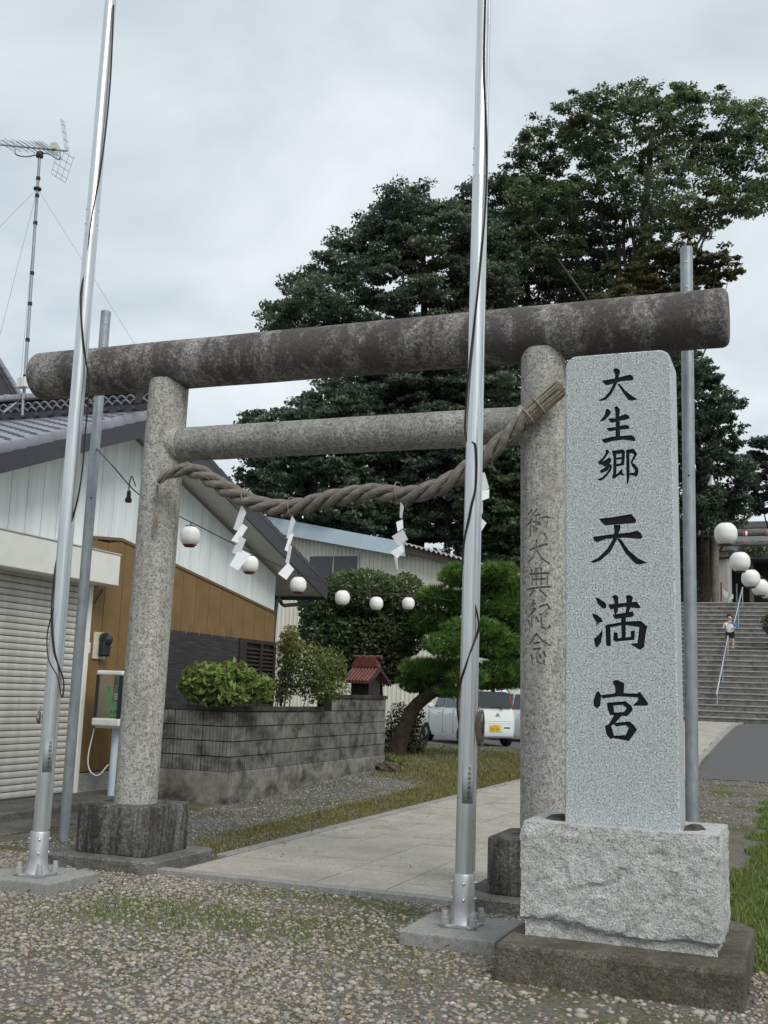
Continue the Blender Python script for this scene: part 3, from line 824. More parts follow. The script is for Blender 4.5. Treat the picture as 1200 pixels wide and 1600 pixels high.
CH1 = {  # brush strokes traced as outlines
'a': [[(305,265),(455,238),(640,192),(672,205),(686,245),(668,262),(540,272),(440,300),(372,322),(340,308)],
      [(440,140),(455,122),(478,114),(515,130),(526,160),(512,205),(505,260),(470,335),(420,430),(360,490),(300,508),(265,500),(340,460),(400,390),(440,310),(465,225),(462,185)],
      [(490,300),(520,303),(590,385),(690,462),(742,486),(665,505),(620,495),(560,410)]],
'b': [[(355,602),(385,600),(418,640),(395,682),(340,738),(275,755),(330,690),(350,640)],
      [(380,715),(460,712),(590,660),(630,682),(638,705),(625,722),(520,745),(425,768),(405,755)],
      [(362,830),(470,815),(590,788),(628,800),(637,825),(626,842),(500,850),(405,870),(380,857)],
      [(455,578),(490,567),(525,605),(515,680),(522,780),(525,940),(470,940),(472,780),(468,640)],
      [(305,965),(420,932),(560,920),(660,912),(690,930),(708,965),(695,985),(560,968),(430,985),(345,1010),(325,998)]],
'c': [[(355,1085),(385,1085),(396,1115),(352,1180),(300,1240),(265,1242),(262,1230),(310,1190),(350,1130)],
      [(262,1237),(330,1222),(395,1178),(422,1195),(415,1240),(345,1290),(300,1262),(275,1264)],
      [(285,1335),(340,1300),(395,1250),(412,1270),(380,1335),(300,1366),(287,1352)],
      [(395,1248),(430,1275),(420,1330),(370,1400),(310,1450),(280,1455),(250,1442),(310,1415),(365,1360),(400,1310)],
      [(425,1102),(455,1095),(482,1118),(480,1410),(440,1432),(425,1412),(440,1380),(445,1180)],
      [(430,1098),(560,1082),(583,1105),(575,1130),(470,1142)],
      [(545,1100),(583,1098),(580,1180),(572,1270),(535,1270),(540,1180)],
      [(470,1180),(560,1172),(560,1196),(470,1206)],[(470,1258),(570,1240),(572,1270),(470,1290)],
      [(430,1412),(480,1382),(540,1320),(556,1320),(550,1350),(580,1396),(520,1386),(450,1437)],
      [(595,1090),(635,1085),(638,1390),(632,1450),(605,1518),(600,1400)],
      [(600,1090),(680,1072),(728,1130),(722,1152),(670,1242),(645,1242),(690,1150),(670,1125),(630,1135)],
      [(650,1238),(690,1250),(735,1300),(744,1330),(738,1380),(715,1414),(690,1397),(635,1387),(640,1365),(690,1360),(702,1330),(665,1280)]]}
CH2 = {
'd': [[(143,122),(230,112),(345,92),(378,130),(370,150),(250,158),(180,165),(160,145)],
      [(107,235),(200,222),(330,208),(385,197),(405,212),(416,235),(405,249),(300,241),(190,249),(130,270),(112,257)],
      [(235,160),(275,160),(279,180),(268,210),(255,255),(215,330),(150,385),(110,399),(88,392),(140,365),(195,310),(228,255),(240,200)],
      [(256,245),(277,245),(330,320),(390,370),(447,398),(395,409),(370,403),(310,340)]],
'e': [[(118,612),(140,619),(178,642),(191,662),(188,680),(170,686),(140,660)],
      [(100,712),(130,722),(160,745),(168,765),(140,776),(125,797),(128,770),(108,740)],
      [(166,812),(165,850),(155,900),(130,929),(118,912),(112,872),(140,850)],
      [(200,658),(300,648),(380,640),(405,675),(395,683),(300,673),(215,689)],
      [(225,605),(245,597),(265,610),(262,700),(245,725),(235,700),(240,640)],
      [(312,605),(330,597),(357,610),(345,660),(330,712),(308,716),(318,660)],
      [(230,722),(330,705),(355,700),(363,725),(350,736),(250,749),(235,740)],
      [(184,790),(205,783),(215,800),(218,900),(215,919),(195,919),(188,905)],
      [(190,785),(300,765),(405,760),(449,798),(440,815),(425,925),(400,943),(380,931),(338,905),(385,898),(395,800),(300,786),(215,801)],
      [(282,740),(312,738),(310,872),(285,874)],
      [(235,830),(260,835),(262,868),(343,860),(342,825),(369,820),(365,880),(280,887),(245,891),(232,880)]],
'f': [[(228,1140),(242,1131),(262,1130),(302,1150),(298,1215),(245,1218),(245,1180)],
      [(125,1210),(140,1198),(158,1225),(152,1290),(130,1309),(110,1290),(108,1260)],
      [(155,1225),(250,1212),(380,1214),(400,1204),(452,1275),(445,1291),(353,1291),(390,1255),(385,1239),(270,1233),(165,1246)],
      [(192,1277),(232,1270),(240,1345),(215,1352),(200,1320)],
      [(195,1272),(310,1262),(345,1290),(356,1312),(345,1330),(320,1356),(230,1352),(232,1334),(300,1330),(316,1306),(292,1286),(215,1292)],
      [(240,1348),(290,1350),(245,1400),(215,1422),(208,1400)],
      [(180,1418),(215,1400),(226,1440),(242,1490),(215,1500),(190,1470)],
      [(230,1400),(335,1388),(365,1415),(383,1442),(372,1455),(330,1513),(300,1506),(230,1492),(235,1478),(310,1474),(330,1430),(310,1413),(250,1421)]]}
def strokes_world(strokes, scl, ox, oy):
    return [[onY(ox+x/scl, oy+y/scl, SY) for x,y in s] for s in strokes]
cutm = MB(); chars = []
for dct, scl, ox, oy in ((CH1,7.615,900,560),(CH2,4.0,900,780)):
    for key in sorted(dct):
        sw = strokes_world(dct[key], scl, ox, oy); chars.append(sw)
        for i, s in enumerate(sw):
            cutm.prism([p + Vector((0,-0.02,0)) for p in s], (0, 0.031+0.0004*i, 0))
bpy.context.view_layer.update()
# cutter is in world space, slab mesh lives under the thing: the modifier works through object matrices
carve(slab, cutm, M['ink'])
for sw in chars:
    mb = MB()
    for i, s in enumerate(sw):
        mb.prism([p + Vector((0, 0.0075+0.0002*i, 0)) for p in s], (0, 0.003, 0))
    mb.build('carved_character', M['ink'], st)
# ------------------------------------------------------------------ text as mesh (built-in font only)
def text_mesh(body, size, name):
    cu = bpy.data.curves.new(name, 'FONT'); cu.body = body; cu.size = size; cu.align_x = 'CENTER'; cu.align_y = 'CENTER'
    cu.resolution_u = 2
    o = bpy.data.objects.new(name, cu); COL.objects.link(o)
    dg = bpy.context.evaluated_depsgraph_get()
    me = bpy.data.meshes.new_from_object(o.evaluated_get(dg))
    bpy.data.objects.remove(o); bpy.data.curves.remove(cu)
    me.name = name
    return me

# ------------------------------------------------------------------ aluminium flagpoles
VIEW = lambda x, y: Vector((-x, -y, 0)).normalized()        # towards the viewer's side of the forecourt
def flagpole(x, y, label, cable_px, coil, rail_sign):
    root = thing('flagpole', (x, y, 0), label, 'flagpole', 'aluminium flagpoles in front of the torii')
    zb = 0.085
    # flange, four bolts with caps, conical socket sleeve
    mb = MB(); fl = []
    for i in range(32):
        a = 2*math.pi*i/32; r_ = 0.105 + 0.045*abs(math.cos(2*(a)))**3
        fl.append((x+r_*math.cos(a+math.pi/4), y+r_*math.sin(a+math.pi/4), zb))
    mb.prism(fl, (0,0,0.022)); mb.build('flange', M['cast'], root, smooth=40, bevel=0.004)
    sl = MB(); sl.lathe([(0.105,zb+0.022),(0.088,zb+0.05),(0.077,zb+0.1),(0.073,zb+0.14),(0.072,zb+0.32),(0.069,zb+0.325),(0.066,zb+0.325)], (x,y,0), 32)
    sleeve = sl.build('sleeve', M['cast'], root, smooth=40)
    for i in range(4):
        a = math.pi/4 + i*math.pi/2
        bx, by = x+0.132*math.cos(a), y+0.132*math.sin(a)
        mb = MB(); mb.lathe([(0.028,zb+0.022),(0.026,zb+0.062),(0.021,zb+0.066),(0.019,zb+0.10),(0.016,zb+0.104)], (bx,by,0), 14)
        mb.build('bolt_cap', M['bolt_cap'], root, smooth=40)
    v = VIEW(x, y); sd_ = Vector((-v.y, v.x, 0))
    for hz in (0.17, 0.27):
        for q in (v, sd_, -sd_):
            c0 = Vector((x,y,zb+hz)) + q*0.072
            mb = MB(); mb.tube([c0, c0+q*0.008, c0+q*0.012],[0.010,0.009,0.004],10); mb.build('screw', M['steel'], sleeve, smooth=50)
    # tapered lower and upper sections; the joint has screws
    zj = 5.23
    MB().tube([(x,y,zb+0.02),(x,y,zj)], [0.0585,0.050], 40).build('lower_section', M['alu'], root, smooth=50)
    MB().tube([(x,y,zj-0.004),(x,y,zj+0.006),(x,y,10.4)], [0.0512,0.0485,0.036], 40).build('upper_section', M['alu'], root, smooth=50)
    MB().lathe([(0.036,10.4),(0.05,10.44),(0.05,10.5),(0.01,10.56)], (x,y,0), 24).build('finial', M['cast'], root, smooth=50)
    for q in (sd_, -sd_):
        for hz in (0.09, 0.22):
            c0 = Vector((x,y,zj+hz)) + q*0.0475 + v*0.012
            MB().tube([c0, c0+q*0.006],[0.006,0.005],8).build('joint_screw', M['steel'], root)
    # halyard rail on the side
    r0 = sd_*rail_sign
    off = lambda z: (0.052 if z < zj else 0.043)
    MB().tube([Vector((x,y,zb+0.34))+r0*0.050+v*-0.006, Vector((x,y,10.2))+r0*0.030+v*-0.006],[0.022,0.016],16).build('halyard_rail', M['alu'], root, smooth=50)
    # plaque with engraved dedication
    zp = 0.98
    pl = MB(); arc = []
    for i in range(9):
        a = -0.62 + 1.24*i/8
        d_ = v*math.cos(a) + (-sd_)*math.sin(a) + sd_*0.0
        arc.append(d_)
    rows = []
    base_dir = Matrix.Rotation(rad(12), 3, 'Z')
    for z in (zp-0.125, zp+0.125):
        for d_ in arc: rows.append(Vector((x,y,z)) + (base_dir @ d_)*0.0615)
    nA = len(arc)
    pl.add(rows, [(i,i+1,nA+i+1,nA+i) for i in range(nA-1)])
    pq = pl.build('plaque', M['plaque'], root, smooth=60)
    so = pq.modifiers.new('t','SOLIDIFY'); so.thickness = 0.003; so.offset = 1
    dirc = base_dir @ v
    side = Vector((0,0,1)).cross(dirc)
    def vtext(chars_, size, z0, step, u):
        for i, chh in enumerate(chars_):
            me = text_mesh(chh, size, 'engraved_character'); me.materials.append(M['ink'])
            a = u/0.0615
            nd = (Matrix.Rotation(a,3,'Z') @ dirc); sx = Vector((0,0,1)).cross(nd)
            o = bpy.data.objects.new('engraved_character', me); COL.objects.link(o); o.parent = pq
            p_ = nd*0.0672 + Vector((0,0,z0 - step*i))
            mm = Matrix.Identity(4)
            for r_ in range(3): mm[r_][0], mm[r_][1], mm[r_][2], mm[r_][3] = sx[r_], (0,0,1)[r_], nd[r_], p_[r_]
            o.matrix_local = mm
    vtext('令和御大典記念', 0.027, zp+0.095, 0.0305, 0.008)
    # black cable wound loosely round the pole
    cb = MB()
    pts = []
    for (px_, py_, dd) in cable_px:
        p_ = onY(px_, py_, y); z = p_.z
        rr = 0.062 if z < zj else 0.053
        u = (p_ - Vector((x,y,z))).dot(c_r)
        u = max(-rr-0.03, min(rr+0.03, u))
        depth_ = math.sqrt(max(0.0, rr*rr - u*u)) * dd
        h_ = Vector((c_r.x,c_r.y,0)).normalized(); f_ = Vector((-h_.y, h_.x, 0))
        pts.append(Vector((x,y,z)) + h_*u - f_*(depth_ if abs(u) < rr else 0))
    sp_ = cat(pts, 8)
    cb.tube(sp_, 0.0055, 7); cb.tube([p + Vector((0.007,-0.004,0.02*math.sin(i*0.3))) for i, p in enumerate(sp_)], 0.0045, 6)
    cb.build('cable', M['cable'], root, smooth=60)
    # cleat and hanging coil
    h_ = Vector((c_r.x,c_r.y,0)).normalized()
    cx_, cy_, sg, rx_, rz_, nl = coil
    c0 = onY(cx_, cy_, y); c0 = Vector((x,y,c0.z)) + h_*sg*0.075
    MB().tube([c0+Vector((0,0,0.06)), c0+h_*sg*0.02+Vector((0,0,0.02)), c0+h_*sg*0.02-Vector((0,0,0.02)), c0-Vector((0,0,0.06))], 0.008, 8).build('cleat', M['cast'], root, smooth=60)
    co = MB()
    for i in range(nl):
        f_ = Vector((-h_.y,h_.x,0))
        sx_ = random.uniform(0.5,1.0); zx_ = random.uniform(0.8,1.1)
        ring = [c0 + h_*sg*(0.004+0.003*i) + ((f_*0.75+h_*sg*0.65)*math.cos(a)*rx_*sx_ + Vector((0,0,math.sin(a)*rz_ - rz_*0.6))*zx_) for a in [2*math.pi*j/22 for j in range(23)]]
        co.tube(ring, 0.0042, 6)
    co.build('cord_coil', M['cord'], root, smooth=60)
    return root
flagpole(-2.11, 7.05, 'aluminium flagpole in front of the name stone with a coil of cord hanging on it',
   [(757,0,1),(755,120,1),(760,230,1),(757,330,1),(748,430,1),(738,520,1),(730,600,1),(726,680,1),(741,700,1),(742,760,1),(733,800,1),(722,880,.3),(745,960,1),(745,990,1),(730,1030,1),(717,1070,1),(714,1110,.5),(722,1160,.3)],
   (742,1120,1,0.035,0.115,8), 1)
flagpole(-5.50, 7.10, 'aluminium flagpole beside the house shutter with a loose loop of cable',
   [(178,10,1),(170,140,1),(158,260,1),(146,340,1),(135,420,.6),(129,470,1),(132,540,1),(137,600,1),(136,680,1),(128,740,1),(115,800,.6),(92,870,.4),(86,920,1),(84,970,1),(88,1020,1),(97,1060,1),(96,1090,1)],
   (62,1115,-1,0.03,0.05,5), 1)
for nm, x0, y0, x1, y1, lb in (('concrete_footing',-2.43,6.72,-1.80,7.40,'square concrete footing under the flagpole by the name stone'),
                               ('concrete_footing',-5.88,6.85,-5.20,7.48,'square concrete footing under the flagpole by the torii plinth')):
    mb = MB(); mb.box((x0,y0,-0.08),(x1,y1,0.085))
    o = mb.build(nm, M['concrete'], None, bevel=0.012, seg=2, org=((x0+x1)/2,(y0+y1)/2,0))
    tag(o, lb, 'footing', 'flagpole footings')
# cable loop on the left pole
mbl = MB(); mbl.tube(cat([onY(96,1090,6.98),onY(90,1058,6.97),onY(76,1030,6.98),onY(74,990,7.0),onY(84,950,7.0)],6),0.005,6)
tag(mbl.build('cable_loop', M['cable'], None, smooth=60, org=onY(96,1090,6.98)), 'thin black cable loop standing off the flagpole by the shutter', 'cable')

# galvanised banner posts
for x, lb in ((-6.88,'slim galvanised steel post behind the torii beam near the house'), (-0.885,'slim galvanised steel post standing behind the name stone')):
    r = thing('steel_post', (x, 9.25, 0), lb, 'post', 'galvanised banner posts')
    MB().tube([(x,9.25,-0.05),(x,9.25,5.43)], 0.052, 28, False).build('tube', M['galv'], r, smooth=60)
    MB().lathe([(0.0515,5.40),(0.053,5.40),(0.053,5.445),(0.045,5.45)], (x,9.25,0), 28).build('cap', M['galv'], r, smooth=50)
    v = VIEW(x, 9.25)
    for z in (5.3, 5.08, 3.42):
        c0 = Vector((x,9.25,z))+v*0.05
        MB().tube([c0,c0+v*0.008],[0.009,0.007],10).build('bolt', M['cable'] if z<4 else M['steel'], r)

# ------------------------------------------------------------------ paper lanterns on wires
def lantern_parts(R):
    prof = []
    for i in range(25):
        t = -1 + 2*i/24
        r_ = R*(1-abs(t)**2.6*0.52) * (1 + 0.02*math.cos(i*math.pi))
        prof.append((r_, t*R*0.95))
    body = mesh_of(MB().lathe(prof, n=28), 'paper_shade', M['lantern'], smooth=80)
    rimt = mesh_of(MB().lathe([(R*0.5,R*0.945),(R*0.52,R*0.95),(R*0.52,R*1.03),(R*0.44,R*1.03)], n=24), 'top_rim', M['lantern_rim'], smooth=40)
    rimb = mesh_of(MB().lathe([(R*0.40,-R*1.05),(R*0.5,-R*1.05),(R*0.53,-R*0.945),(R*0.5,-R*0.94)], n=24), 'bottom_rim', M['lantern_rim'], smooth=40)
    band = mesh_of(MB().lathe([(R*0.58,-R*0.925),(R*0.705,-R*0.835),(R*0.715,-R*0.83),(R*0.59,-R*0.93)], n=24), 'red_band', M['red'], smooth=40)
    hook = mesh_of(MB().tube([(0,0,R*1.0),(0,0,R*1.38)],0.006,6), 'hook', M['wire'])
    return body, rimt, rimb, band, hook
LP = lantern_parts(0.11)
def lantern(p, label, group, band=True, sc=1.0, rz=0.0):
    r = thing('paper_lantern', p, label, 'lantern', group)
    r.rotation_euler.z = rz
    r.scale = (sc,)*3
    for nm, me in zip(('paper_shade','top_rim','bottom_rim','red_band','hook'), LP):
        if nm == 'red_band' and not band: continue
        share(nm, me, r, (0,0,0))
    return r
Ls = [(297,838,11.75),(390,882,13.4),(466,914,14.5),(535,934,15.9),(588,943,17.6),(638,943,18.9)]
labs = ['white paper lantern touching the left torii column in view, in front of pale siding','white paper lantern behind the first zigzag streamer','white paper lantern in front of the house eave end','white paper lantern against the clipped tree, next to the house eave','white paper lantern between two others against the clipped round tree','last white paper lantern on its wire, against the edge of the pine']
wp = [onY(150,700,9.25), at(176,728,10.6), at(222,776,11.0)]
for (x,y,d), lb in zip(Ls, labs):
    p = at(x,y,d); lantern(p, lb, 'lanterns strung toward the pine', d < 15, 1.0, random.uniform(0,6)); wp.append(p + Vector((0,0,0.155)))
wp.append(at(705,938,21.5))
wpc = cat(wp, 8)
wmb = MB(); wmb.tube(wpc, 0.006, 6)
tag(wmb.build('lantern_wire', M['wire'], None, smooth=60, org=wp[0]), 'dark wire carrying lanterns from the left steel post to the pine', 'wire')
# a bare lamp socket on a short lead
def socket(p, name_label, up=None, bell=False):
    r = thing('lamp_socket', p, name_label, 'lamp socket')
    if bell:
        MB().lathe([(0.043,-0.04),(0.04,-0.035),(0.022,0.005),(0.016,0.02),(0.013,0.055)], p, 16).build('shade', M['galv'], r, smooth=40)
    else:
        MB().lathe([(0.022,-0.06),(0.034,-0.055),(0.034,-0.02),(0.022,-0.01),(0.02,0.05),(0.012,0.06)], p, 14).build('holder', M['cable'], r, smooth=40)
    MB().tube(up, 0.006, 6).build('lead', M['wire'], r, smooth=60)
q = at(201,776,10.9)
socket(q, 'empty black lamp socket hanging on the lantern wire in front of white siding', cat([q+Vector((0,0,0.05)), at(202,757,10.9), at(206,744,10.9), at(212,760,10.9)],5))
Rs = [(1134,834,10.7),(1156,878,11.9),(1173,904,13.2),(1188,918,14.2),(1200,924,15.2),(1214,926,16.4)]
rl = ['largest white paper lantern above the stone steps','white paper lantern hanging second below the largest over the steps','white paper lantern hanging third on the wire over the steps','white paper lantern fourth on the wire, overlapped by the third','white paper lantern partly behind the fourth over the steps','white paper lantern beyond the fifth on the wire over the steps']
wp = [onY(1078,640,9.25)]
for (x,y,d), lb in zip(Rs, rl):
    p = at(x,y,d); lantern(p, lb, 'lanterns strung toward the steps', False, 1.0, random.uniform(0,6)); wp.append(p + Vector((0,0,0.155)))
wp.insert(1, at(1112,735,10.0))
wp.append(at(1260,930,20))
wmb = MB(); wmb.tube(cat(wp, 8), 0.004, 6)
tag(wmb.build('lantern_wire', M['wire'], None, smooth=60, org=wp[0]), 'dark wire carrying lanterns from the right steel post toward the steps', 'wire')
q = at(1112,752,10.35)
socket(q, 'small bell-shaped metal lamp shade hanging above the largest lantern', cat([q+Vector((0.01,0,0.0)), at(1122,775,10.4), at(1127,800,10.5), at(1131,815,10.6)],5), True)

# ------------------------------------------------------------------ house
HX = -9.0
OX = -8.45                      # verge overhang
A0, A1 = onX(0,704,OX), onX(225,653,OX)
B0, B1 = onX(327.6,721,OX), onX(512,915,OX)
sl_l = (A1.z-A0.z)/(A1.y-A0.y); sl_r = (B1.z-B0.z)/(B1.y-B0.y)
apY = (B0.z - A1.z + sl_l*A1.y - sl_r*B0.y)/(sl_l - sl_r); apZ = A1.z + sl_l*(apY - A1.y)
eL_Y = apY - 5.2; eR_Y = B1.y
zl = lambda y: apZ + sl_l*(y-apY); zr = lambda y: apZ + sl_r*(y-apY)
roofz = lambda y: zl(y) if y < apY else zr(y)
print('house apex', apY, apZ, sl_l, sl_r, eR_Y)
house = thing('house', (HX, 13.0, 0), 'single-storey house with white and ochre siding under a grey tiled roof', 'house')
WYE = onX(428,957,HX).y          # far corner
# backing wall (joint colour shows between boards)
def wallpoly(y0,y1,zb,inset=0.0):
    pts = [(HX,y0,zb),(HX,y1,zb),(HX,y1,roofz(y1)-0.30)]
    if y0 < apY < y1: pts.append((HX,apY,apZ-0.30))
    pts.append((HX,y0,roofz(y0)-0.30)); return pts
mb = MB(); mb.prism(wallpoly(eL_Y+0.7, WYE, 0.0), (-0.15,0,0)); mb.prism([(HX-0.16,WYE-0.002,0),(HX-6,WYE-0.002,0),(HX-6,WYE-0.002,2.9),(HX-0.16,WYE-0.002,2.9)],(0,-0.15,0))
wall = mb.build('wall', M['joint'], house)
def brown_top(y): return 3.46 if y < 12.84 else 3.53 - 0.131*(y-12.84)
# white boards
y = eL_Y + 0.72; bw = 0.30
while y < WYE - 0.01:
    ya, yb = y+0.004, min(y+bw, WYE)-0.004
    if yb - ya > 0.03:
        bot = lambda t: (3.0 if t < 12.12 else brown_top(t)+0.03)
        top = lambda t: roofz(t)-0.29
        mids = [t for t in (apY,) if ya < t < yb]
        pts = [(HX+0.001,ya,bot(ya)),(HX+0.001,yb,bot(max(yb,ya)) if not (ya < 12.12 < yb) else bot(ya)),(HX+0.001,yb,top(yb))] + [(HX+0.001,t,top(t)) for t in mids] + [(HX+0.001,ya,top(ya))]
        MB().prism(pts, (0.014,0,0)).build('white_board', M['white_board'], wall)
    y += bw
# ochre boards
MB().prism([(HX+0.0005,12.12,0.35),(HX+0.0005,WYE,0.35),(HX+0.0005,WYE,brown_top(WYE)),(HX+0.0005,12.84,brown_top(12.84)),(HX+0.0005,12.12,brown_top(12.12))],(0.004,0,0)).build('board_backing', M['brown_joint'], wall)
y = 12.14; bw = 0.40
while y < WYE - 0.01:
    ya, yb = y+0.006, min(y+bw, WYE)-0.006
    if yb-ya > 0.03:
        pts = [(HX+0.005,ya,0.37),(HX+0.005,yb,0.37),(HX+0.005,yb,brown_top(yb)-0.01)] + ([(HX+0.005,12.84,brown_top(12.84)-0.01)] if ya < 12.84 < yb else []) + [(HX+0.005,ya,brown_top(ya)-0.01)]
        MB().prism(pts, (0.02,0,0)).build('ochre_board', M['brown_board'], wall)
    y += bw
tr = MB(); tr.tube([(HX+0.02,12.12,brown_top(12.12)+0.01),(HX+0.02,12.84,brown_top(12.84)+0.01),(HX+0.02,WYE,brown_top(WYE)+0.01)],0.03,4)
tr.build('border_trim', M['brown_trim'], wall)
MB().box((HX+0.001,12.25,0.0),(HX+0.05,WYE,0.352)).build('foundation', M['concrete'], house)
# roof slabs, bargeboards, soffit
XB_ = -24.0
def roofslab(ya, yb, t0, t1, xa, xb): # sheet between two offsets below the tile line
    za, zb2 = roofz(ya), roofz(yb)
    return MB().add([(xa,ya,za-t1),(xb,ya,za-t1),(xb,yb,zb2-t1),(xa,yb,zb2-t1),(xa,ya,za-t0),(xb,ya,za-t0),(xb,yb,zb2-t0),(xa,yb,zb2-t0)],
                    [(0,3,2,1),(4,5,6,7),(0,1,5,4),(1,2,6,5),(2,3,7,6),(3,0,4,7)])
roof = roofslab(eL_Y, apY-0.001, 0.0, 0.1, XB_, OX-0.032)
rf2 = roofslab(apY+0.001, eR_Y, 0.0, 0.1, XB_, OX-0.032)
roof.add(rf2.v, rf2.f)
roof = roof.build('roof', M['dark_tile'], house)
for ya, yb, nm in ((eL_Y, apY-0.002, 'bargeboard'), (apY+0.002, eR_Y, 'bargeboard')):
    roofslab(ya, yb, -0.005, 0.275, OX-0.03, OX).build(nm, M['fascia'], roof)
    roofslab(ya+0.02, yb-0.02, 0.20, 0.215, HX-0.5, OX-0.033).build('soffit', M['soffit'], roof)
MB().box((XB_, eR_Y-0.02, zr(eR_Y)-0.28),(OX-0.033, eR_Y+0.01, zr(eR_Y)-0.01)).build('eave_fascia', M['fascia'], roof)
# gutter and downpipe behind the eave
MB().tube([(OX-0.05,eR_Y+0.07,zr(eR_Y)-0.14),(XB_,eR_Y+0.07,zr(eR_Y)-0.14)],0.06,10).build('gutter', M['fascia'], roof, smooth=60)
MB().tube(cat([(OX-0.3,eR_Y+0.05,zr(eR_Y)-0.2),(OX-0.32,eR_Y-0.25,zr(eR_Y)-0.36),(HX+0.06,WYE+0.3,zr(eR_Y)-0.45),(HX+0.0,WYE+0.06,zr(eR_Y)-0.55),(HX+0.0,WYE+0.06,0.3)],5),0.035,8).build('downpipe', M['fascia'], house, smooth=60)
# S-profile tiles laid course over course on the slope facing the road
tw, tl_ = 0.265, 0.235
prof = []
for i in range(9):
    t = i/8; prof.append((t*tw*1.06, 0.026*math.sin(2*math.pi*t - 0.4) + 0.028))
L_ = tl_*1.28
tv = []
for (yy, dz) in ((0.0, 0.030), (L_, 0.0)):
    for (px_, pz_) in prof: tv.append((px_, yy, pz_+dz))
for (px_, pz_) in prof: tv.append((px_, 0.0, pz_+0.030-0.028))
tf = [(i,i+1,9+i+1,9+i) for i in range(8)] + [(18+i,18+i+1,i+1,i) for i in range(8)] + [(18,0,9),(8,26,17)]
tmb = MB().add(tv, tf)
tile_me = mesh_of(tmb, 'roof_tile', M['tile'], smooth=45)
ang = math.atan(sl_l)
cnt = 0
cells = []
for j in range(60):
    for i in range(26):
        x = OX - 0.07 - tw*(i+1)
        yy = eL_Y - 0.04 + tl_*math.cos(ang)*j
        if yy > apY - 0.30: continue
        zz = zl(yy) + 0.012
        px_, py_, dpt = proj((x+tw/2, yy, zz))
        if -25 < px_ < 330: cells.append((dpt, x, yy, zz))
cells.sort()
for dpt, x, yy, zz in cells[:298]:
    o = share('roof_tile', tile_me, roof, (x-HX, yy-13.0, zz), (ang, random.uniform(-0.008,0.008), 0))
print('tiles', len(cells))
if len(cells) > 298:
    rest = MB()
    for dpt, x, yy, zz in cells[298:]:
        R3 = Matrix.Rotation(ang,3,'X')
        rest.add([R3 @ Vector(v) + Vector((x,yy,zz)) for v in tv], tf)
    rest.build('roof_tiles_beyond', M['tile'], roof, smooth=45, kind='stuff')
# verge cap tiles along the bargeboard, near slope and far slope
def caps(ya, yb, n, sl, zf, a):
    for i in range(n):
        y0 = ya + (yb-ya)*i/n; y1 = ya + (yb-ya)*(i+1)/n + 0.02
        mb = MB()
        z0_, z1_ = zf(y0)+0.02, zf(y1)+0.004
        pts0 = [Vector((OX+0.035*math.cos(q)-0.03, y0, z0_+0.085*math.sin(q)-0.005)) for q in [math.pi*k_/8 - 0.6 for k_ in range(10)]]
        pts1 = [Vector((p.x, y1, p.z - z0_ + z1_)) for p in pts0]
        nP = len(pts0)
        mb.add(pts0+pts1, [(k_,k_+1,nP+k_+1,nP+k_) for k_ in range(nP-1)] + [tuple(range(nP)), tuple(range(2*nP-1,nP-1,-1))])
        mb.build('verge_tile', M['tile'] if sl > 0 else M['dark_tile'], roof, smooth=50)
caps(eL_Y, apY, 22, 1, zl, ang); caps(apY, eR_Y, 24, -1, zr, ang)
# ridge: stacked courses, a lattice course of scalloped tiles and a round cap
zrg = apZ + 0.02
x_r0, x_r1 = OX - 0.02, -16.0
def yr(hw): return (apY-hw, apY+hw)
for (hw, z0_, z1_) in ((0.20,0.0,0.10),(0.17,0.103,0.15),(0.12,0.153,0.33),(0.17,0.333,0.37)):
    MB().box((x_r1, apY-hw, zrg+z0_-0.06),(x_r0, apY+hw, zrg+z1_-0.06)).build('ridge_course', M['dark_tile'], roof, bevel=0.008)
cap_me = mesh_of(MB().tube([(0,0,0),(0.29,0,0),(0.295,0,0),(0.325,0,0)],[0.085,0.085,0.10,0.10],14), 'ridge_cap_tile', M['tile'], smooth=50)
x = x_r0 - 0.3
while x > x_r1:
    share('ridge_cap_tile', cap_me, roof, (x-HX, apY-13.0, zrg+0.36-0.01)); x -= 0.31
sc_me = mesh_of(MB().tube([(0.15*t, -0.03*math.sin(math.pi*t), 0.055*math.sin(math.pi*t)) for t in [i/8 for i in range(9)]],0.013,6), 'lattice_tile', M['tile'], smooth=50)
x = x_r0 - 0.16
nn = 0
while x > -13.5:
    for rz_ in (0.115, 0.185):
        o = share('lattice_tile', sc_me, roof, (x-HX + (0.075 if rz_ > 0.15 else 0), apY-0.13-13.0, zrg+rz_))
    x -= 0.15; nn += 1
bump_me = mesh_of(MB().lathe([(0.028,-0.24),(0.034,-0.235),(0.034,0.0),(0.02,0.02)], (0,0,0), 12, 'Y'), 'eave_roll_tile', M['dark_tile'], smooth=50)
x = x_r0 - 0.1
while x > -13.5:
    share('ridge_roll_tile', bump_me, roof, (x-HX, apY-0.02-13.0, zrg+0.01)); x -= 0.24
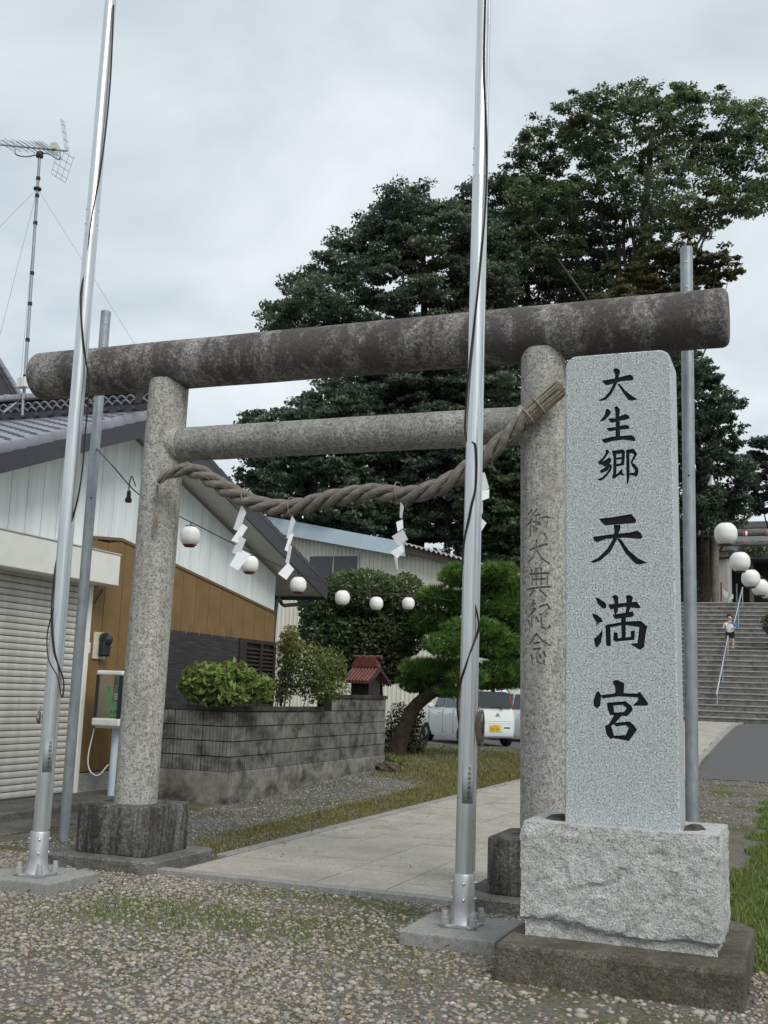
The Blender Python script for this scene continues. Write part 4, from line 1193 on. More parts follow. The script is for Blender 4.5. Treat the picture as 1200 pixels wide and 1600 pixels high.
# second roof rising behind at the left
r2 = thing('house_wing', (-15.5, 17.0, 0), 'higher tiled gable of the house wing rising behind the ridge', 'house')
g0 = at(-30,535,20.5); g1 = at(34,640,20.5)
dv = g1-g0
mb = MB(); nrm2 = Vector((0.25,-0.97,0))
tri = [g0, g1, Vector((g1.x,g1.y,0.0)), Vector((g0.x,g0.y,0.0))]
mb.prism([p for p in tri], Vector((-2.5,1.0,0))); mb.build('gable_wall', M['fascia'], r2)
pr = MB(); up = Vector((0,0,0.13))
pr.prism([g0-dv*0.6+up*0.2, g1+dv*0.06+up*0.2, g1+dv*0.06+up*1.4, g0-dv*0.6+up*1.4], Vector((-2.6,0.6,0)))
pr.build('roof', M['tile'], r2)
for i in range(8):
    a = g0 + dv*(i/7.0); c0 = a + up*1.55 + Vector((0.02,-0.05,0))
    MB().tube([c0, c0+dv*0.135],[0.06,0.05],10).build('verge_tile', M['tile'], r2, smooth=50)
# shutter and its housing
SY0, SY1 = 5.2, 12.16
n_sl = 34
sh = MB().box((HX-0.02,SY0,0.11),(HX+0.016,SY1,2.95)).build('shutter', M['joint'], house)
h_ = 2.74/n_sl
sv = [(0,0),(0.012,0.004),(0.018,0.25*h_),(0.021,0.55*h_),(0.010,0.88*h_),(0,0.9*h_)]
smb = MB(); smb.v = [(a,0,b) for a,b in sv] + [(a,SY1-SY0-0.03,b) for a,b in sv]
nv = len(sv); smb.f = [(i+1,i,nv+i,nv+i+1) for i in range(nv-1)] + [tuple(range(nv)), tuple(range(2*nv-1,nv-1,-1))]
sl_me = mesh_of(smb, 'shutter_slat', M['shutter'], smooth=30)
for i in range(n_sl):
    share('shutter_slat', sl_me, sh, (0.018, SY0+0.01-13.0, 0.13+h_*i))
MB().box((HX+0.017,SY1-0.02,0.11),(HX+0.075,SY1+0.06,2.95)).build('shutter_guide', M['cream_box'], house, bevel=0.005)
BXF = -8.62
pA, pB = onX(189,868,BXF), onX(186,916,BXF)
MB().box((HX+0.03,SY0,pB.z),(BXF,pA.y,pA.z)).build('shutter_housing', M['cream_box'], house, bevel=0.008)
MB().box((HX+0.03,SY0,pA.z+0.001),(BXF+0.012,pA.y+0.012,pA.z+0.016)).build('housing_trim', M['frame_grey'], house)
# reed screen and louvre panel
RYa, RYb = onX(262,985,HX+0.1).y, onX(374,995,HX+0.1).y
rs_ = MB().box((HX+0.08,RYa-0.6,0.9),(HX+0.095,RYb,2.36)).build('reed_screen', M['reed'], house)
for i in range(6):
    yy = RYa + (RYb-RYa)*(i+0.3)/5.6
    MB().tube([(HX+0.10,yy,2.33),(HX+0.11,yy-0.02,2.41),(HX+0.09,yy-0.05,2.44)],0.006,5).build('hanging_tie', M['straw'], rs_)
LYa, LYb = onX(374,1000,HX+0.1).y, onX(431,1000,HX+0.1).y
lp = MB(); lp.box((HX+0.06,LYa,1.0),(HX+0.12,LYa+0.25,2.36)); lp.box((HX+0.06,LYb-0.06,1.0),(HX+0.12,LYb,2.36)); lp.box((HX+0.06,LYa+0.25,2.30),(HX+0.12,LYb-0.06,2.36)); lp.box((HX+0.06,(LYa+0.25+LYb)/2-0.03,1.0),(HX+0.12,(LYa+0.25+LYb)/2+0.03,2.30))
lp.box((HX+0.03,LYa,1.0),(HX+0.055,LYb,2.36))
lou = lp.build('louvre_panel', M['dark_wood'], house)
for i in range(18):
    z = 1.05 + 0.068*i
    MB().obox((HX+0.085,(LYa+0.25+LYb)/2,z),(0.020,0,-0.018),(0,(LYb-LYa-0.25)/2-0.07,0),(0.003,0,0.0035)).build('louvre_slat', M['dark_wood'], lou)
# floodlights under the verge
for k_, (x, y) in enumerate(((216,622),(214,631))):
    p = onX(x,y,OX-0.05); MB().tube([p, p+Vector((0.1,-0.12,0.0)), p+Vector((0.16,-0.2,0.0))],[0.03,0.05,0.055],12).build('floodlight', M['cable'], house, smooth=40)

# electricity meter
mp_ = onX(157,1008,HX+0.04)
mt = thing('electricity_meter', mp_, 'cream electricity meter with dark cover on ochre siding', 'meter')
MB().box((HX+0.026,mp_.y-0.16,mp_.z-0.19),(HX+0.05,mp_.y+0.12,mp_.z+0.17)).build('board', M['meter_board'], mt, bevel=0.005)
MB().box((HX+0.052,mp_.y-0.07,mp_.z-0.15),(HX+0.15,mp_.y+0.10,mp_.z+0.05)).build('case', M['cab_dark'], mt, bevel=0.02)
MB().lathe([(0.085,0.0),(0.09,0.05),(0.075,0.11),(0.03,0.13)], (HX+0.055,mp_.y+0.02,mp_.z+0.08), 20, 'X').build('cover', M['dglass'], mt, smooth=40)
MB().box((HX+0.026,mp_.y-0.30,mp_.z-0.12),(HX+0.06,mp_.y-0.24,mp_.z+0.02)).build('switch_box', M['cab_white'], mt, bevel=0.005)
MB().tube(cat([(HX+0.05,mp_.y-0.22,mp_.z+0.55),(HX+0.06,mp_.y-0.18,mp_.z+0.62),(HX+0.05,mp_.y-0.05,mp_.z+0.75)],5),0.008,6).build('cable', M['cable'], mt)

# public telephone in a glazed cabinet on a post
cbx0, cbx1, cby0, cby1, cbz0, cbz1 = -8.66, -8.24, 12.02, 12.48, 0.99, 1.70
ph = thing('telephone_cabinet', (-8.45, 12.25, 0.11), 'glazed white telephone cabinet on a pale blue post', 'phone cabinet')
MB().tube([(-8.43,12.25,0.1),(-8.43,12.25,0.98)],0.05,24).build('post', M['post_blue'], ph, smooth=60)
MB().box((cbx0,cby0,cbz0),(cbx1,cby1,cbz0+0.10)).build('tray', M['cab_white'], ph, bevel=0.02, seg=2)
MB().box((cbx0+0.04,cby0+0.04,cbz0-0.025),(cbx1-0.04,cby1-0.04,cbz0-0.001)).build('bracket', M['frame_grey'], ph)
MB().box((cbx0+0.02,cby0+0.01,cbz1-0.06),(cbx1-0.005,cby1,cbz1)).build('roof', M['cab_white'], ph, bevel=0.018, seg=2)
for (xa, ya, xb, yb) in ((cbx0+0.022,cby0+0.012,cbx0+0.06,cby0+0.04),(cbx1-0.05,cby0+0.012,cbx1-0.012,cby0+0.05),(cbx1-0.04,cby1-0.05,cbx1-0.012,cby1-0.01),(cbx0+0.022,cby1-0.05,cbx0+0.06,cby1-0.01)):
    MB().box((xa,ya,cbz0+0.101),(xb,yb,cbz1-0.061)).build('corner_post', M['cab_dark'], ph)
MB().box((cbx0+0.062,cby0+0.014,cbz0+0.102),(cbx1-0.052,cby0+0.020,cbz1-0.062)).build('front_pane', M['glass'], ph)
MB().box((cbx1-0.020,cby0+0.052,cbz0+0.102),(cbx1-0.014,cby1-0.052,cbz1-0.062)).build('side_pane', M['glass'], ph)
MB().tube(cat([(-8.66,12.1,0.95),(-8.72,12.1,0.6),(-8.68,12.1,0.42),(-8.56,12.12,0.36),(-8.47,12.2,0.5)],6),0.009,6).build('lead', M['cab_white'], ph, smooth=60)
tp = thing('payphone', (-8.42, 12.28, cbz0+0.10), 'green payphone with handset standing inside the glazed cabinet', 'telephone')
zt = cbz0+0.102
tb = MB(); tb.prism([(-8.46,12.12,zt),(-8.28,12.12,zt),(-8.28,12.12,zt+0.20),(-8.30,12.12,zt+0.43),(-8.40,12.12,zt+0.43),(-8.46,12.12,zt+0.20)],(0,0.26,0))
tb.build('body', M['phone_green'], tp, bevel=0.01)
MB().prism([(-8.44,12.113,zt+0.215),(-8.30,12.113,zt+0.215),(-8.31,12.113,zt+0.41),(-8.39,12.113,zt+0.41)],(0,0.005,0)).build('front_panel', M['phone_dark'], tp)
for i in range(3):
    for j in range(3):
        MB().box((-8.39+0.03*i,12.105,zt+0.24+0.03*j),(-8.37+0.03*i,12.112,zt+0.26+0.03*j)).build('key', M['cab_white'], tp)
MB().box((-8.45,12.10,zt+0.02),(-8.31,12.118,zt+0.15)).build('coin_panel', M['phone_green'], tp, bevel=0.004)
for i in range(3): MB().box((-8.43+0.04*i,12.094,zt+0.06),(-8.41+0.04*i,12.099,zt+0.10)).build('slot', M['cab_dark'], tp)
MB().tube(cat([(-8.50,12.12,zt+0.17),(-8.515,12.12,zt+0.22),(-8.50,12.12,zt+0.36),(-8.47,12.12,zt+0.40)],5),[0.03]*3+[0.022]*10+[0.03]*3,10).build('handset', M['phone_green'], tp, smooth=60)

# television aerial on the ridge
mb0 = onY(36,640,apY); mtop = onY(62,243,apY)
an = thing('tv_aerial', mb0, 'television aerial on a guyed mast above the tiled ridge', 'aerial')
MB().tube([mb0+Vector((0,0,-0.1)),mtop],[0.026,0.022],10).build('mast', M['galv'], an, smooth=60)
for t in (0.12,0.26,0.40,0.52,0.72,0.83,0.9):
    c0 = mb0.lerp(mtop,t); MB().tube([c0,c0+Vector((0,0,0.05))],0.033,10).build('mast_clamp', M['cable'], an, smooth=60)
c0 = mb0.lerp(mtop,0.86); MB().tube([c0,c0+Vector((0,0,0.03))],0.06,12).build('guy_ring', M['cable'], an)
bt0, bt1 = onY(-45,222,apY), onY(105,236,apY-0.35)
boom = MB().tube([bt0,bt1],0.014,8).build('boom', M['galv'], an, smooth=60)
bd = (bt1-bt0).normalized(); perp = Vector((0,-1,0)); perp = (perp-bd*perp.dot(bd)).normalized(); vert = bd.cross(perp)
el = (Vector((0.35,-0.72,-0.6))).normalized()
for x in (-30,-12,9,21,33,43,52,60,67,72,75,79):
    t = (x+45)/150; c0 = bt0.lerp(bt1,t); L2 = 0.19 if x < 65 else 0.21
    MB().tube([c0-perp*L2, c0+perp*L2],0.006,5).build('director', M['galv'], an)
    c1 = c0 + Vector((0.0,0,0.055)); MB().tube([c0-perp*L2*0.9+Vector((0.02,0,0.03)), c0+perp*L2*0.9+Vector((0.02,0,0.03))],0.004,5).build('director', M['galv'], an)
c0 = bt0.lerp(bt1,0.87); MB().obox(c0+Vector((0,0,0.05)),(0.05,0,0),(0,0.04,0),(0,0,0.05)).build('dipole_box', M['meter_board'], an)
for sgn in (1,-1):
    rfm = MB()
    tip = Vector((-0.14 if sgn > 0 else -0.06, 0, 0.52*sgn)) if sgn > 0 else Vector((-0.12,0,-0.42))
    wq = 0.04 if sgn > 0 else 0.15
    for u in (-wq,-wq/3,wq/3,wq): rfm.tube([bt1+perp*u, bt1+perp*u+tip],0.0035,5)
    for t in (0.1,0.35,0.6,0.85,1.0): rfm.tube([bt1-perp*wq+tip*t, bt1+perp*wq+tip*t],0.004,5)
    rfm.build('reflector', M['galv'], an)
arm = cat([bt0.lerp(bt1,0.48),bt0.lerp(bt1,0.49)-Vector((0,0,0.13)),mtop+Vector((-0.25,0,0.02)),mtop+Vector((0.12,0,0.02)),bt0.lerp(bt1,0.93)-Vector((0,0,0.15)),bt0.lerp(bt1,0.93)],5)
MB().tube(arm,0.012,8).build('bracket', M['galv'], an, smooth=60)
MB().tube([mtop-Vector((0,0,0.03)),mtop+Vector((0,0,0.05))],0.055,10).build('clamp', M['cable'], an)
gr0 = mb0.lerp(mtop,0.865)
for e_ in (onY(-40,395,apY-2.5), onX(240,585,-8.6), onY(-30,640,apY-0.3), onY(28,640,apY-0.4)):
    MB().tube([gr0,e_],0.0025,4).build('guy_wire', M['grey_wire'], an)
bp = onY(36,598,apY-0.1); MB().obox(bp,(0.085,0,0),(0,0.05,0),(0,0,0.08)).build('amplifier_box', M['cab_white'], an, bevel=0.01)
MB().tube([onY(37,612,apY-0.05),onY(35,650,apY-0.35)],0.02,8).build('stay_leg', M['galv'], an)
MB().tube([onY(32,625,apY-0.05),onY(5,645,apY-0.5)],0.02,8).build('stay_leg', M['galv'], an)

# ------------------------------------------------------------------ concrete block garden wall
GX, GY0 = -7.21, 13.14
GY1 = onX(600,1200,GX).y
bl, bh = 0.40, 0.20
zc = onX(357,1112,GX).z            # underside of coping near the corner
zf = 0.42
bh = (zc - zf)/4
gw = thing('block_wall', (GX, GY0, 0), 'blackened ribbed concrete block garden wall with coping beside the gravel', 'wall')
print('block wall', GY1, zc, bh)
mb = MB(); mb.prism([(GX-0.13,GY0-0.012,-0.1),(GX+0.012,GY0-0.012,-0.1),(GX+0.012,GY1,-0.1),(GX-0.13,GY1,-0.1)],(0,0,zf+0.1)); mb.prism([(-9.0,GY0-0.012,-0.1),(GX-0.131,GY0-0.012,-0.1),(GX-0.131,GY0+0.13,-0.1),(-9.0,GY0+0.13,-0.1)],(0,0,zf+0.1))
mb.build('footing', M['footing'], gw, bevel=0.008)
mb = MB(); mb.box((GX-0.115,GY0+0.008,zf),(GX-0.008,GY1-0.005,zc)); mb.box((-9.0,GY0+0.008,zf),(GX-0.116,GY0+0.11,zc))
YH = onX(506,1090,GX).y            # taller length starts here
mb.box((GX-0.115,YH+0.01,zc+0.0005),(GX-0.008,GY1-0.005,zc+bh+0.0))
mb.build('mortar_core', M['mortar'], gw)
def ribbed(L, H, ribs):
    mb = MB(); d = 0.05; g_ = 0.013; nr = ribs
    xs = [0.004]
    out = [(0.004, 0.0)]
    for i in range(nr):
        a = 0.004 + (L-0.008)*i/nr; b = 0.004 + (L-0.008)*(i+1)/nr
        out += [(a+0.004, 0.0), (a+0.0075, -g_) , (b-0.0075+0.0, -g_)] if False else [(a+0.006, -0.0), (a+0.011, g_), (b-0.011, g_), (b-0.006, 0.0)]
    out.append((L-0.004, 0.0))
    n_ = len(out)
    vs = [(o_, x_, 0.007) for x_, o_ in out] + [(o_, x_, H-0.007) for x_, o_ in out] + [(-d,0.004,0.004),(-d,L-0.004,0.004),(-d,0.004,H-0.004),(-d,L-0.004,H-0.004)]
    fs = [(i,i+1,n_+i+1,n_+i) for i in range(n_-1)]
    fs += [tuple([2*n_] + list(range(n_-1,-1,-1))[::-1][::-1] + [])] if False else []
    fs += [tuple(list(range(n_-1,-1,-1)) + [2*n_, 2*n_+1])[::1], tuple(list(range(n_,2*n_)) + [2*n_+3, 2*n_+2])]
    fs += [(0,n_,2*n_+2,2*n_), (n_-1,2*n_+1,2*n_+3,2*n_-1)]
    mb.add(vs, fs); return mb
blk = mesh_of(ribbed(bl, bh, 8), 'block', M['block'])
flat = mesh_of(ribbed(bl, bh, 1), 'block', M['block'])
hb = mesh_of(ribbed(bl/2, bh, 4), 'block', M['block'])
nfull = int((GY1-GY0)/bl)
blr = (GY1-GY0-0.006)/nfull
for r_ in range(5):
    y = GY0
    i = 0
    while y < GY1 - 0.05:
        if r_ == 4 and y < YH: y += blr; continue
        is_flat = (y >= YH - 0.05 and y < YH + blr*0.9)
        o = share('block', flat if is_flat else blk, gw, (-0.012, y-GY0, zf + bh*r_))
        o.scale = (1, blr/bl, 1)
        y += blr
    if r_ < 4:
        nb = 4; Lx = (GX-0.01 - -8.99)
        for i in range(nb):
            o = share('block', blk, gw, (-(i+1)*Lx/nb - 0.012 + Lx/nb, 0.012, zf+bh*r_), (0,0,-math.pi/2))
            o.scale = (1, Lx/nb/bl, 1); o.rotation_euler = (0,0,rad(90)); o.location = (-(i)*Lx/nb-0.008, 0.0, zf+bh*r_)
            o.scale = (-1, Lx/nb/bl, 1)
def coping(lo, hi, n, along):
    for i in range(n):
        a = list(lo); b = list(hi); k_ = 1 if along == 'Y' else 0
        d_ = (hi[k_]-lo[k_])/n
        a[k_] = lo[k_]+d_*i+0.002; b[k_] = lo[k_]+d_*(i+1)-0.002
        MB().box(a,b).build('coping_stone', M['coping'], gw, bevel=0.006)
coping((GX-0.13,GY0-0.02,zc),(GX+0.02,YH-0.0,zc+0.065),7,'Y')
coping((-9.0,GY0-0.02,zc),(GX-0.132,GY0+0.13,zc+0.065),4,'X')
coping((GX-0.13,YH-0.03,zc+bh+0.001),(GX+0.02,GY1+0.02,zc+bh+0.066),5,'Y')
# ------------------------------------------------------------------ foliage helpers
def add_tint(me, cols):
    a = me.attributes.new('tint', 'FLOAT_COLOR', 'POINT')
    c = np.ones((len(me.vertices), 4), dtype=np.float32); c[:, :3] = cols
    a.data.foreach_set('color', c.ravel())
def raw_mesh(name, verts, nper, loops, mat, cols=None, smooth=False):
    """verts (N,k,3): N pieces of k verts; loops: list of faces per piece (all same vertex count)"""
    N, kk, _ = verts.shape
    fc = np.array(loops); nf, fv = fc.shape
    me = bpy.data.meshes.new(name)
    me.vertices.add(N*kk); me.vertices.foreach_set('co', verts.astype(np.float32).ravel())
    idx = (np.arange(N)[:, None, None]*kk + fc[None]).ravel()
    me.loops.add(len(idx)); me.loops.foreach_set('vertex_index', idx.astype(np.int32))
    me.polygons.add(N*nf); me.polygons.foreach_set('loop_start', (np.arange(N*nf)*fv).astype(np.int32))
    me.polygons.foreach_set('loop_total', np.full(N*nf, fv, dtype=np.int32))
    if smooth: me.polygons.foreach_set('use_smooth', np.ones(N*nf, dtype=bool))
    me.update(calc_edges=True)
    if cols is not None: add_tint(me, np.repeat(cols, kk, axis=0))
    if mat: me.materials.append(mat)
    return me
def unit(a): return a/np.maximum(np.linalg.norm(a, axis=-1, keepdims=True), 1e-9)
def leaves(name, C, size, mat, colA, colB, parent, aspect=0.5, upbias=0.5, outward=None, jit=0.35, lum=None):
    n = len(C); org = np.array(parent.location)
    nrm = rng.normal(size=(n,3)); nrm = unit(nrm); nrm[:,2] += upbias
    if outward is not None: nrm += outward*0.6
    nrm = unit(nrm)
    t = unit(np.cross(nrm, rng.normal(size=(n,3)))); b = np.cross(nrm, t)
    s = size*(1+rng.uniform(-jit,jit,size=(n,1)))
    c = C - org
    V = np.stack([c - t*s, c + b*s*aspect - nrm*s*0.12, c + t*s, c - b*s*aspect - nrm*s*0.12], axis=1)
    f = rng.random((n,1)) if lum is None else np.clip(lum[:,None] + rng.normal(0,0.18,(n,1)),0,1)
    cols = np.array(colA)*(1-f) + np.array(colB)*f
    cols *= (0.75 + 0.5*rng.random((n,1))) * (1 + rng.normal(0,0.09,(n,3)))
    cols = np.clip(cols, 0.004, 1)
    me = raw_mesh(name, V, 4, [(0,1,2,3)], mat, cols)
    return share(name, me, parent, (0,0,0))
def blob(n, c, r, shell=2.4):
    d = unit(rng.normal(size=(n,3))); rr = rng.random((n,1))**(1/shell)
    return np.array(c) + d*rr*np.array(r), d
def in_poly(x, y, P):
    c = False; j = len(P)-1
    for i in range(len(P)):
        xi, yi = P[i]; xj, yj = P[j]
        if (yi > y) != (yj > y) and x < (xj-xi)*(y-yi)/(yj-yi+1e-9)+xi: c = not c
        j = i
    return c
def poly_samples(P, n, mind):
    xs = [p[0] for p in P]; ys = [p[1] for p in P]; out_ = []; tries = 0
    while len(out_) < n and tries < n*60:
        tries += 1
        x, y = random.uniform(min(xs),max(xs)), random.uniform(min(ys),max(ys))
        if in_poly(x,y,P) and all((x-a)**2+(y-b)**2 > mind*mind for a,b in out_): out_.append((x,y))
    return out_
def crown_tree(name, label, P, D, nclump, mind, rpx, nleaf, lsize, colA, colB, base_px, trunk_r, depth=2.5, flat=0.55, group=None, limbs=14, bark='bark', layered=True, gap=0.0, upb=0.7, cat_='tree', base_z=None, trunk_top=0.75):
    cs = poly_samples(P, nclump, mind)
    b0 = at(base_px[0], base_px[1], D)
    gz = terrain(b0.x, b0.y) if base_z is None else base_z
    base = Vector((b0.x, b0.y, gz))
    root = thing(name, base, label, cat_, group)
    cen = []
    for (x,y) in cs:
        cen.append(at(x, y, D + random.uniform(-depth, depth)))
    pts = []; outw = []; lum = []
    wisps = []
    nP_ = len(P)
    for i_ in range(nP_):
        (xa_,ya_),(xb_,yb_) = P[i_],P[(i_+1)%nP_]
        L2_ = math.hypot(xb_-xa_,yb_-ya_)
        for q_ in range(int(L2_/13)):
            t2 = random.random(); jx = random.gauss(0,9); jy = random.gauss(-3,7)
            wisps.append(at(xa_+(xb_-xa_)*t2+jx, ya_+(yb_-ya_)*t2+jy, D+random.uniform(-depth,depth)*0.6))
    zs = [c.z for c in cen]; zlo, zhi = min(zs), max(zs)
    for c in cen:
        R = rpx/FPX*D*random.uniform(0.7,1.25)
        sub = max(3, int(nleaf/len(cen)/60))
        tone = random.uniform(0.15,0.85)
        for k_ in range(sub):         # twigs: small flat sprays inside the clump
            o, d = blob(1, c, (R,R,R*flat), 2.2)
            m_ = int(nleaf/len(cen)/sub)
            p_, d_ = blob(m_, o[0], (R*0.42,R*0.42,R*0.13 if layered else R*0.3), 1.8)
            pts.append(p_); outw.append(np.repeat(d, m_, 0)); lum.append(np.full(m_, tone + random.uniform(-0.15,0.15)))
    for c in wisps:
        R = rpx/FPX*D*random.uniform(0.22,0.5)
        m_ = int(30+70*random.random())
        p_, d_ = blob(m_, c, (R*1.25,R*1.25,R*0.4), 1.6); pts.append(p_); outw.append(d_); lum.append(np.full(m_, random.uniform(0.3,0.9)))
    pts = np.concatenate(pts); outw = np.concatenate(outw); lum = np.concatenate(lum)
    leaves('crown', pts, lsize, M['leaf'], colA, colB, root, 0.55, upb, outw, 0.4, lum)
    # trunk and limbs
    top = sorted(cen, key=lambda c: -c.z)[:max(3,len(cen)//3)]
    tt = Vector((sum(c.x for c in top)/len(top), sum(c.y for c in top)/len(top), zlo+(zhi-zlo)*trunk_top))
    tr = MB(); tp_ = cat([base-Vector((0,0,0.3)), base.lerp(tt,0.3)+Vector((random.uniform(-.3,.3),0,0)), base.lerp(tt,0.65)+Vector((random.uniform(-.4,.4),0,0)), tt],6)
    nT = len(tp_); tr.tube(tp_, [trunk_r*(1-0.8*i/(nT-1)) for i in range(nT)], 10)
    tr.build('trunk', M[bark], root, smooth=60)
    lb = MB()
    for c in random.sample(cen, min(limbs,len(cen))):
        t = min(0.9,max(0.25,(c.z - base.z)/(tt.z-base.z+1e-6)*0.7)); s0 = tp_[int(t*(nT-1))]
        Lm_ = (c-s0).length; md = s0.lerp(c,0.5) + Vector((random.uniform(-.16,.16)*Lm_,random.uniform(-.16,.16)*Lm_,-Lm_*random.uniform(0.0,0.16)))
        pth = bez(s0, md, c, 7); r0_ = trunk_r*0.35*(1-t*0.5)
        lb.tube(pth, [r0_*(1-0.85*i/7) for i in range(8)], 6)
        for q_ in range(0):
            e_ = c + Vector((random.uniform(-1,1),random.uniform(-1,1),random.uniform(-0.3,0.7)))*(rpx/FPX*D)
            lb.tube([pth[5], pth[5].lerp(e_,0.55)+Vector((0,0,0.1)), e_],[r0_*0.3,r0_*0.2,r0_*0.06],5)
    lb.build('limbs', M[bark], root, smooth=60)
    return root

# ------------------------------------------------------------------ wooded hill
random.seed(21)
DG, MG, OL = (0.05,0.078,0.058), (0.135,0.185,0.115), (0.12,0.135,0.06)
FG = 'trees on the wooded hill'
crown_tree('tall_tree','tallest tree on the hill, open crown with limbs showing and a long low branch',
  [(808,255),(822,215),(860,185),(890,168),(945,146),(990,134),(1050,140),(1105,150),(1175,168),(1195,205),(1203,300),(1150,335),(1090,350),(1030,380),(1000,430),(940,450),(860,430),(790,330)],
  50, 105, 24, 33, 76000, 0.082, (0.068,0.10,0.055), (0.18,0.225,0.105), (985,600), 0.55, 2.6, 0.5, FG, 15, 'bark_grey')
crown_tree('broad_tree','broad layered evergreen with its crown rising above the left part of the beam',
  [(428,500),(452,470),(485,428),(515,395),(575,358),(612,322),(642,290),(658,325),(700,315),(728,335),(765,345),(790,400),(800,560),(640,600),(520,560),(440,520)],
  47, 130, 22, 38, 110000, 0.085, DG, (0.16,0.21,0.125), (640,900), 0.5, 2.4, 0.42, FG, 14, 'bark')
crown_tree('dark_tree','dense dark evergreen filling the gap between the broad tree and the tall tree',
  [(735,300),(800,278),(860,285),(920,330),(960,440),(940,520),(860,560),(760,560),(715,470)],
  53, 70, 24, 38, 56000, 0.09, DG, MG, (830,800), 0.45, 2.2, 0.5, FG, 14, 'bark')
crown_tree('low_branch_tree','small olive-green tree crown beneath the long low branch by the steel post',
  [(1000,420),(1060,385),(1110,388),(1145,405),(1143,440),(1060,455),(1010,470),(930,480)],
  46, 28, 20, 28, 14000, 0.09, (0.055,0.07,0.035), (0.15,0.14,0.06), (1000,700), 0.3, 1.6, 0.45, FG, 12, 'bark')
LOW = [([(390,668),(450,645),(500,615),(570,600),(570,720),(550,820),(430,800),(385,740)],44.5,'evergreen tree low on the hill beside the house roof edge',(450,950)),
       ([(540,590),(640,590),(690,640),(690,840),(600,840),(540,740)],46,'dark evergreen tree behind the blue-edged warehouse roof',(610,950)),
       ([(660,590),(800,580),(820,700),(800,860),(700,840),(650,740)],45,'dark evergreen tree seen under the beam beside the flagpole',(740,950)),
       ([(720,690),(830,680),(840,890),(740,850)],43.5,'lighter green tree just above the warehouse eave',(780,960)),
       ([(790,540),(960,520),(1000,700),(980,900),(840,900),(800,720)],48,'evergreen tree mostly hidden by the torii column and name stone',(880,960))]
LOW += [([(420,680),(520,620),(640,600),(660,820),(520,830),(420,780)],51,'tall dark evergreen deep in the wood behind the rope',(540,930)),
       ([(620,600),(820,570),(840,860),(650,840)],52,'dark evergreen deep in the wood behind the flagpole',(730,930))]
for i,(P,D,lb,b) in enumerate(LOW):
    light = (0.10,0.145,0.07) if i == 3 else MG
    crown_tree('evergreen_tree', lb, P, D, 80, 17, 36, 38000, 0.093, DG if i != 3 else (0.045,0.07,0.033), light, b, 0.35, 2.0, 0.55, FG, 12, 'bark', upb=0.6)
crown_tree('cypress_tree','dense dark green tree behind the right steel post, tapering to the top',
  [(1040,560),(1062,548),(1090,560),(1108,580),(1135,615),(1142,660),(1158,705),(1163,750),(1160,800),(1120,830),(1030,830),(1010,650)],
  45.5, 70, 16, 26, 46000, 0.085, (0.04,0.07,0.048), (0.10,0.155,0.09), (1090,900), 0.4, 2.2, 0.6, FG, 8, 'bark', layered=False)
crown_tree('far_tree','dark tree past the tapering tree, above the shrine hall roof',
  [(1165,735),(1185,705),(1205,690),(1240,680),(1290,740),(1290,830),(1230,810),(1175,800)], 52, 34, 18, 26, 20000, 0.09, (0.03,0.05,0.042), (0.075,0.11,0.075), (1225,900), 0.35, 1.6, 0.55, FG, 10, 'bark')
# understorey that reads as one mass on the bank behind the warehouse
N_ = 26000
xs_ = rng.uniform(-34,-6.9,N_); ys_ = rng.uniform(45.5,62,N_)
zs_ = np.array([terrain(a,b) for a,b in zip(xs_,ys_)]) + rng.random(N_)**1.5*2.4
ub = bpy.data.objects.new('undergrowth', None); 
bpy.data.objects.remove(ub)
class _O: pass
dm = _O(); dm.location = (0,0,0)
def stuff_leaves(name, C, size, mat, a, b, aspect=0.55, up=0.5):
    dm.location = (0,0,0)
    n = len(C); nrm = unit(rng.normal(size=(n,3))); nrm[:,2] += up; nrm = unit(nrm)
    t = unit(np.cross(nrm, rng.normal(size=(n,3)))); bb = np.cross(nrm,t); s = size*(1+rng.uniform(-.4,.4,(n,1)))
    V = np.stack([C-t*s, C+bb*s*aspect, C+t*s, C-bb*s*aspect],1); f = rng.random((n,1))
    me = raw_mesh(name, V, 4, [(0,1,2,3)], mat, np.array(a)*(1-f)+np.array(b)*f)
    o = share(name, me, None, (0,0,0)); o['kind'] = 'stuff'
    o['label'] = 'dark leafy undergrowth covering the hillside bank'; return o
stuff_leaves('undergrowth', np.stack([xs_,ys_,zs_],1), 0.22, M['leaf'], DG, (0.05,0.075,0.042))

# ------------------------------------------------------------------ warehouse
WY = 39.0
wl, wm, wr = onY(395,806,WY), onY(640,852,WY), onY(840,905,WY)
wh = thing('warehouse', (wm.x, WY, 0.0), 'cream corrugated metal warehouse with pale blue roof edge', 'warehouse')
def wtop(x):
    if x < wm.x: return wl.z + (wm.z-wl.z)*(x-wl.x)/(wm.x-wl.x)
    return wm.z + (wr.z-wm.z)*(x-wm.x)/(wr.x-wm.x)
ww0, ww1 = onY(484,868,WY), onY(561,900,WY)
xa = wl.x - 3; pw = 1.2
while xa < wr.x:
    xb = min(xa+pw, wr.x); nr = max(1, int((xb-xa)/0.15)); mb = MB(); prof = []
    for i in range(nr):
        u = xa + (xb-xa)*i/nr; s_ = (xb-xa)/nr
        prof += [(u,0.0),(u+s_*0.55,0.0),(u+s_*0.65,-0.03),(u+s_*0.9,-0.03)]
    prof.append((xb-0.002,0.0))
    n_ = len(prof)
    def ztop(u): return wtop(u)-0.2
    vs = [(u,WY+o_,0.0) for u,o_ in prof] + [(u,WY+o_,ztop(u)) for u,o_ in prof]
    mb.add(vs, [(i,i+1,n_+i+1,n_+i) for i in range(n_-1)])
    mb.build('wall_panel', M['cream_wall'], wh); xa = xb
win = MB().box((ww0.x,WY-0.09,ww0.z-1.1),(ww1.x,WY-0.035,ww0.z)).build('window_frame', M['frame_grey'], wh)
